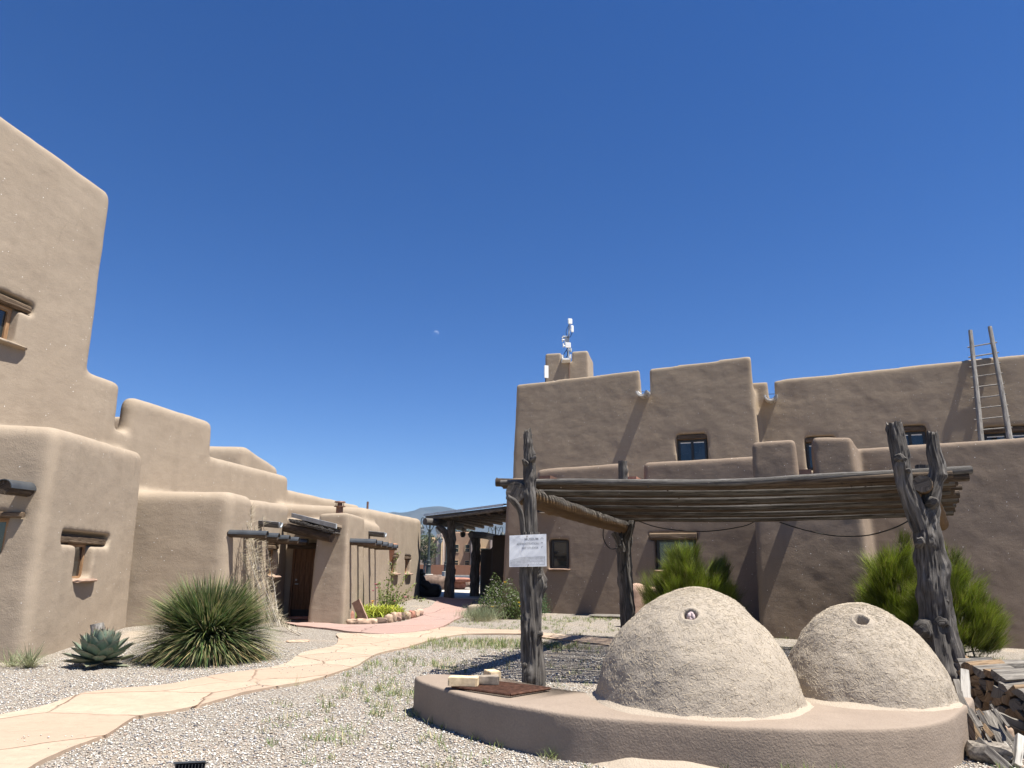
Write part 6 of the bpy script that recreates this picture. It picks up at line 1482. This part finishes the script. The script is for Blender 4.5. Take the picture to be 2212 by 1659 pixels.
# ------------------------------------------------------------------ parking-lot lamps, far wall, far building, tree
def lamp(x, base_y, top_y, Y, label, pole_r=.085):
    b = at(x, base_y, Y); b.z = 0.0
    t = at(x + (Y * 0), top_y, Y); H_ = t.z
    root = empty('street_lamp', b, label, 'street lamp', 'twin-globe lamps in the parking lot')
    mb = MB(); mb.tube([b + Vector((0, 0, -.05)), b + Vector((0, 0, .80)), b + Vector((0, 0, .84))], [.42, .42, .38], 20); mb.build('concrete_base', M['concrete'], root)
    mb = MB(); z = [.84, .95, 1.5, 1.52, 1.6, 1.68, 1.72, 1.9, 1.95, 2.05, H_ - 1.2, H_ - 1.15, H_ - 1.05, H_ - 1.0, H_ - .3, H_ - .2, H_]
    r = [.26, .22, .20, .24, .24, .17, .20, .20, .13, pole_r * 1.1, pole_r, .12, .12, pole_r * .8, pole_r * .8, .12, .06]
    mb.tube([b + Vector((0, 0, q)) for q in z], r, 14); mb.build('pole', M['lamp'], root, sharp=30)
    for sgn in (-1, 1):
        mb = MB(); pts = spline([b + Vector((0, 0, H_ - 1.25)), b + Vector((sgn * .22, 0, H_ - 1.0)), b + Vector((sgn * .40, 0, H_ - .45)), b + Vector((sgn * .56, 0, H_ - .12)), b + Vector((sgn * .72, 0, H_ - .18)), b + Vector((sgn * .76, 0, H_ - .62))], 20); mb.tube(pts, .032, 8)
        cc = b + Vector((sgn * .30, 0, H_ - .32)); mb.tube([cc + Vector((.16 * math.cos(q), 0, .16 * math.sin(q))) for q in np.linspace(0, 6.2, 16)], .022, 6); mb.build('arm', M['lamp'], root)
        g_ = b + Vector((sgn * .76, 0, H_ - .62)); mb = MB(); mb.tube([g_, g_ + Vector((0, 0, -.08)), g_ + Vector((0, 0, -.30)), g_ + Vector((0, 0, -.36))], [.06, .16, .30, .31], 14); mb.build('lamp_hood', M['lamp'], root)
        mb = MB(); mb.tube([g_ + Vector((0, 0, -.36)), g_ + Vector((0, 0, -.5)), g_ + Vector((0, 0, -.75)), g_ + Vector((0, 0, -.86))], [.29, .28, .17, .03], 14); mb.build('globe', M['lampglass'], root)
    return root
lamp(924, 1261, 1116, 61, 'tall twin-globe lamp nearest the end of the left building')
lamp(962, 1249, 1148, 88, 'twin-globe lamp further back, left of the forked porch post')
lamp(1069, 1247, 1136, 78, 'twin-globe lamp seen above the dark stepped wall')
a, b = at(840, 1219, 112.0), at(1110, 1222, 112.0)
PW = empty('perimeter_wall', (a.x, a.y, 0), 'long low red-brown wall behind the parking lot', 'wall')
mb = MB(); mb.box(((a.x + b.x) / 2, 112.2, a.z / 2), (b.x - a.x + 30, .4, a.z)); mb.build('wall_body', M['redwall'], PW, smooth=False)
mb = MB(); mb.box((at(981, 1230, 112).x, 111.95, a.z / 2), (.25, .2, a.z + .06)); mb.build('wall_pier', M['fartan'], PW, smooth=False)
FBD = empty('apartment_building', (at(960, 1239, 122).x, 122, 0), 'two-storey stucco building with stepped parapets behind the red perimeter wall', 'building')
def fblock(x0, x1, ytop, Y, depth, m, name='wall'):
    p0, p1 = at(x0, ytop, Y), at(x1, ytop, Y); mb = MB(); bm = bmesh.new(); bmesh.ops.create_cube(bm, size=1)
    bmesh.ops.scale(bm, vec=(p1.x - p0.x, depth, p0.z), verts=bm.verts); bmesh.ops.translate(bm, vec=((p0.x + p1.x) / 2, Y + depth / 2, p0.z / 2), verts=bm.verts)
    bmesh.ops.bevel(bm, geom=[e for e in bm.edges if max(v.co.z for v in e.verts) > .5], offset=.2, segments=3, affect='EDGES'); mb.add([v.co.copy() for v in bm.verts], [tuple(v.index for v in f.verts) for f in bm.faces]); bm.free()
    return mb.build(name, m, FBD, sharp=40)
fblock(960.5, 1018, 1148, 120, 10, M['farpink']); fblock(943, 961, 1151, 119, 9, M['fargrey']); fblock(952, 957, 1158, 118.5, .5, M['fartan'])
fblock(900, 944, 1165, 122, 8, M['fargrey']); fblock(917, 942, 1160, 120, .8, M['fartan'], 'balcony_parapet'); fblock(1017, 1036, 1151, 118, 10, M['fargrey']); fblock(1034, 1062, 1160, 121, 9, M['fartan']); fblock(1058, 1125, 1158, 120, 9, M['fargrey'])
def fwin(x0, y0, x1, y1, Y, bars=False):
    a, b = at(x0, y0, Y), at(x1, y1, Y); mb = MB(); w_ = b.x - a.x; h_ = a.z - b.z; c = Vector(((a.x + b.x) / 2, Y - .02, (a.z + b.z) / 2))
    for (dx, dz, sx, sz) in ((0, h_ / 2, w_ + .1, .1), (0, -h_ / 2, w_ + .1, .1), (-w_ / 2, 0, .1, h_), (w_ / 2, 0, .1, h_), (0, 0, w_, .07)): mb.box(c + Vector((dx, 0, dz)), (sx, .1, sz))
    f = mb.build('window', M['fartan'], FBD, smooth=False); mb = MB(); mb.box(c + Vector((0, .03, 0)), (w_, .06, h_)); mb.build('pane', M['glass'], f, smooth=False)
for q in ((979, 1176, 991, 1193), (1004.5, 1176, 1015, 1193), (978, 1210, 990, 1221), (1004, 1211, 1014, 1221)): fwin(*q, 119.98)
for q in ((923, 1184, 941, 1196), (922, 1206, 940, 1220)): fwin(*q, 121.98)
fwin(1037, 1184, 1056, 1196, 120.98)
mb = MB(); c = at(955, 1140, 123); mb.tube([c + Vector((0, 0, -1.5)), c + Vector((0, 0, .8))], .06, 6); mb.tube([c + Vector((.7, 0, -1.5)), c + Vector((.7, 0, 1.2))], .06, 6); mb.build('roof_vent', M['galv'], FBD)
def tree(x, ybase, Y, w_, h0, h1, label, seed):
    b = at(x, ybase, Y); b.z = 0; root = empty('tree', b, label, 'tree'); g_ = np.random.default_rng(seed); N = 2600
    mb = MB(); gnarl(mb, [b, b + Vector((.1, 0, h0)), b + Vector((.2, 0, (h0 + h1) / 2))], [.18, .13, .05], 10, 4, seed, .1)
    for k in range(7): a_ = k * .9; mb.tube([b + Vector((.1, 0, h0 * .9)), b + Vector((math.cos(a_) * w_ * .25, math.sin(a_) * w_ * .25, (h0 + h1) * .5))], [.06, .02], 5)
    mb.build('trunk', M['boarddark'], root)
    u = g_.normal(size=(N, 3)); u /= np.linalg.norm(u, axis=1)[:, None]; lump = np.array([1 + .45 * mnoise.noise(Vector(q * 2) + Vector((seed, 0, 0))) for q in u]); rad = g_.uniform(.3, 1, N) ** .6 * lump
    P_ = np.stack([b.x + u[:, 0] * w_ / 2 * rad, b.y + u[:, 1] * w_ / 2 * rad, (h0 + h1) / 2 + u[:, 2] * (h1 - h0) / 2 * rad], -1); leaves('crown', P_, g_.uniform(.15, .34, N), cvar((.085, .105, .05), N, .35), M['leaf'], root, .5)
tree(915, 1240, 98, 3.6, 1.6, 6.0, 'grey-green tree by the far building at the end of the left building', 4)
tree(998, 1240, 140, 5, 4, 9.2, 'dark tree top peeping over the far building roof', 6)
# antenna mast on the roof, small panel antenna, ladder
mp_ = wph.pt(NOTCH + .1, 0, -1.3); b_ = at(1226.5, 800, mp_.y); AM = empty('antenna_mast', (b_.x, b_.y, 8.5), 'roof antenna mast carrying several white panels', 'antenna')
Ya = b_.y; top = at(1230, 697, Ya)
mb = MB(); mb.tube([(b_.x, Ya, 8.0), tuple(at(1228, 740, Ya)), tuple(top)], [.05, .045, .035], 10); mb.build('mast', M['galv'], AM)
def panel(x, y, wpx, hpx, dy, rz, m='white', tilt=0):
    c = at(x, y, Ya + dy); s_ = Ya / 1500; mb = MB(); bm = bmesh.new(); bmesh.ops.create_cube(bm, size=1); bmesh.ops.scale(bm, vec=(wpx * s_, .07, hpx * s_), verts=bm.verts); bmesh.ops.bevel(bm, geom=bm.edges[:], offset=.025, segments=2, affect='EDGES')
    Mz = Matrix.Rotation(rz, 3, 'Z') @ Matrix.Rotation(tilt, 3, 'X'); mb.add([Mz @ v.co + c for v in bm.verts], [tuple(v.index for v in f.verts) for f in bm.faces]); bm.free(); return mb.build('panel', M[m], AM, sharp=40)
panel(1231.5, 694, 10, 13, -.1, .25); panel(1236, 710, 7, 16, -.15, .5); panel(1217.5, 727, 7, 5, .1, 1.0, 'galv'); panel(1215, 733, 3, 13, 0, 1.2); panel(1227, 745.5, 12.5, 12.5, -.2, .05); panel(1217, 746, 3.5, 10, -.05, 1.2); panel(1233, 756, 6, 10, .1, .9, 'galv')
mb = MB()
for (xa, ya, xb, yb) in ((1229.5, 712, 1236, 711), (1229, 727, 1217, 727), (1228, 735, 1215, 734), (1227.5, 748, 1217, 747), (1227.5, 756, 1233, 756), (1228, 745, 1227, 745)): mb.tube([at(xa, ya, Ya), at(xb, yb, Ya - .06)], .028, 6)
mb.build('panel_arms', M['galv'], AM)
mb = MB(); mb.box(at(1223, 735, Ya), (.16, .14, .4)); mb.build('bracket', M['galv'], AM, smooth=False)
mb = MB(); mb.tube(spline([at(1229, 703, Ya - .1), at(1223, 715, Ya - .1), at(1225, 730, Ya - .1)], 10), .015, 5); mb.tube(spline([at(1236, 718, Ya - .15), at(1232, 727, Ya - .1), at(1226, 729, Ya - .1)], 10), .015, 5); mb.tube(spline([at(1226, 752, Ya - .1), at(1217, 768, Ya - .1), at(1221, 774, Ya - .1), at(1226, 766, Ya - .1), at(1224, 755, Ya - .1)], 14), .018, 5); mb.build('mast_cable', M['cable'], AM)
c = at(1180, 803, 32.5); PA = empty('panel_antenna', c, 'small white panel antenna standing alone at the left of the rooftop room', 'antenna')
mb = MB(); mb.box(c, (.19, .08, .60), .35); mb.build('panel', M['white'], PA, smooth=False); mb = MB(); mb.tube([c + Vector((-.03, .06, -.3)), c + Vector((-.03, .06, -1.6))], .02, 6); mb.build('stand', M['cable'], PA)
# ladder leaning on the upper right wall
def wall_out(w, x, y, out):
    r = ray(x, y); k = w.n.dot(O - w.p) + w.b * O.z - out
    return O + r * (-k / (w.n.dot(r) + w.b * r.z))
l0, l1, r0, r1 = wall_out(wub, 2119, 955, .85), wall_out(wub, 2096, 714, -.12), wall_out(wub, 2181, 950, .85), wall_out(wub, 2138, 706, -.12)
LD = empty('ladder', (l0.x, l0.y, 3.9), 'grey pole ladder leaning on the upper wall of the right building', 'ladder')
def ext(a, b, k): return a + (a - b) * k
L0, R0 = ext(l0, l1, .25), ext(r0, r1, .25)
for (a, b) in ((L0, l1), (R0, r1)):
    mb = MB(); mb.tube(spline([a, a.lerp(b, .5) + Vector((.02, 0, 0)), b], 16), [.095 - .030 * i / 15 for i in range(16)], 12, True, .08, int(a.x * 7) % 13); mb.build('rail', M['ladder'], LD)
for k in range(12):
    t = -.20 + 1.12 * (k + .2) / 12
    a, b = l0.lerp(l1, t), r0.lerp(r1, t); dd = (b - a).normalized(); mb = MB(); mb.tube([a - dd * .13, a.lerp(b, .5) + Vector((0, 0, -.012 + .02 * rnd.random())), b + dd * .13], [.026, .024, .026], 8, True, .15, k); mb.build('rung', M['ladder'], LD)
# thin wire strung between the notches on the roof
mb = MB(); mb.tube([tuple(at(1375, 846, 30)), tuple(at(1420, 847, 30.5)), tuple(at(1650, 852, 29)), tuple(at(1690, 850, 28))], .012, 4); tag(mb.build('roof_wire', M['cable'], None), 'thin dark wire strung behind the roof notches', 'wire')

# ------------------------------------------------------------------ the thin blue air between here and the mountains
def haze_box():
    mt = bpy.data.materials.new('thin_air'); mt.use_nodes = True; nt = mt.node_tree; nt.nodes.clear()
    out = nt.nodes.new('ShaderNodeOutputMaterial'); pv = nt.nodes.new('ShaderNodeVolumePrincipled')
    pv.inputs['Color'].default_value = (0.42, 0.65, 1.0, 1); pv.inputs['Density'].default_value = HAZE; pv.inputs['Anisotropy'].default_value = 0.0
    nt.links.new(pv.outputs[0], out.inputs['Volume'])
    mb = MB(); mb.box((0, 3080, 224), (11000, 6360, 452)); o = mb.build('haze', mt, None, smooth=False); tag(o, 'thin blue haze over the valley', None, None, 'stuff')
HAZE = 7.0e-5
haze_box()
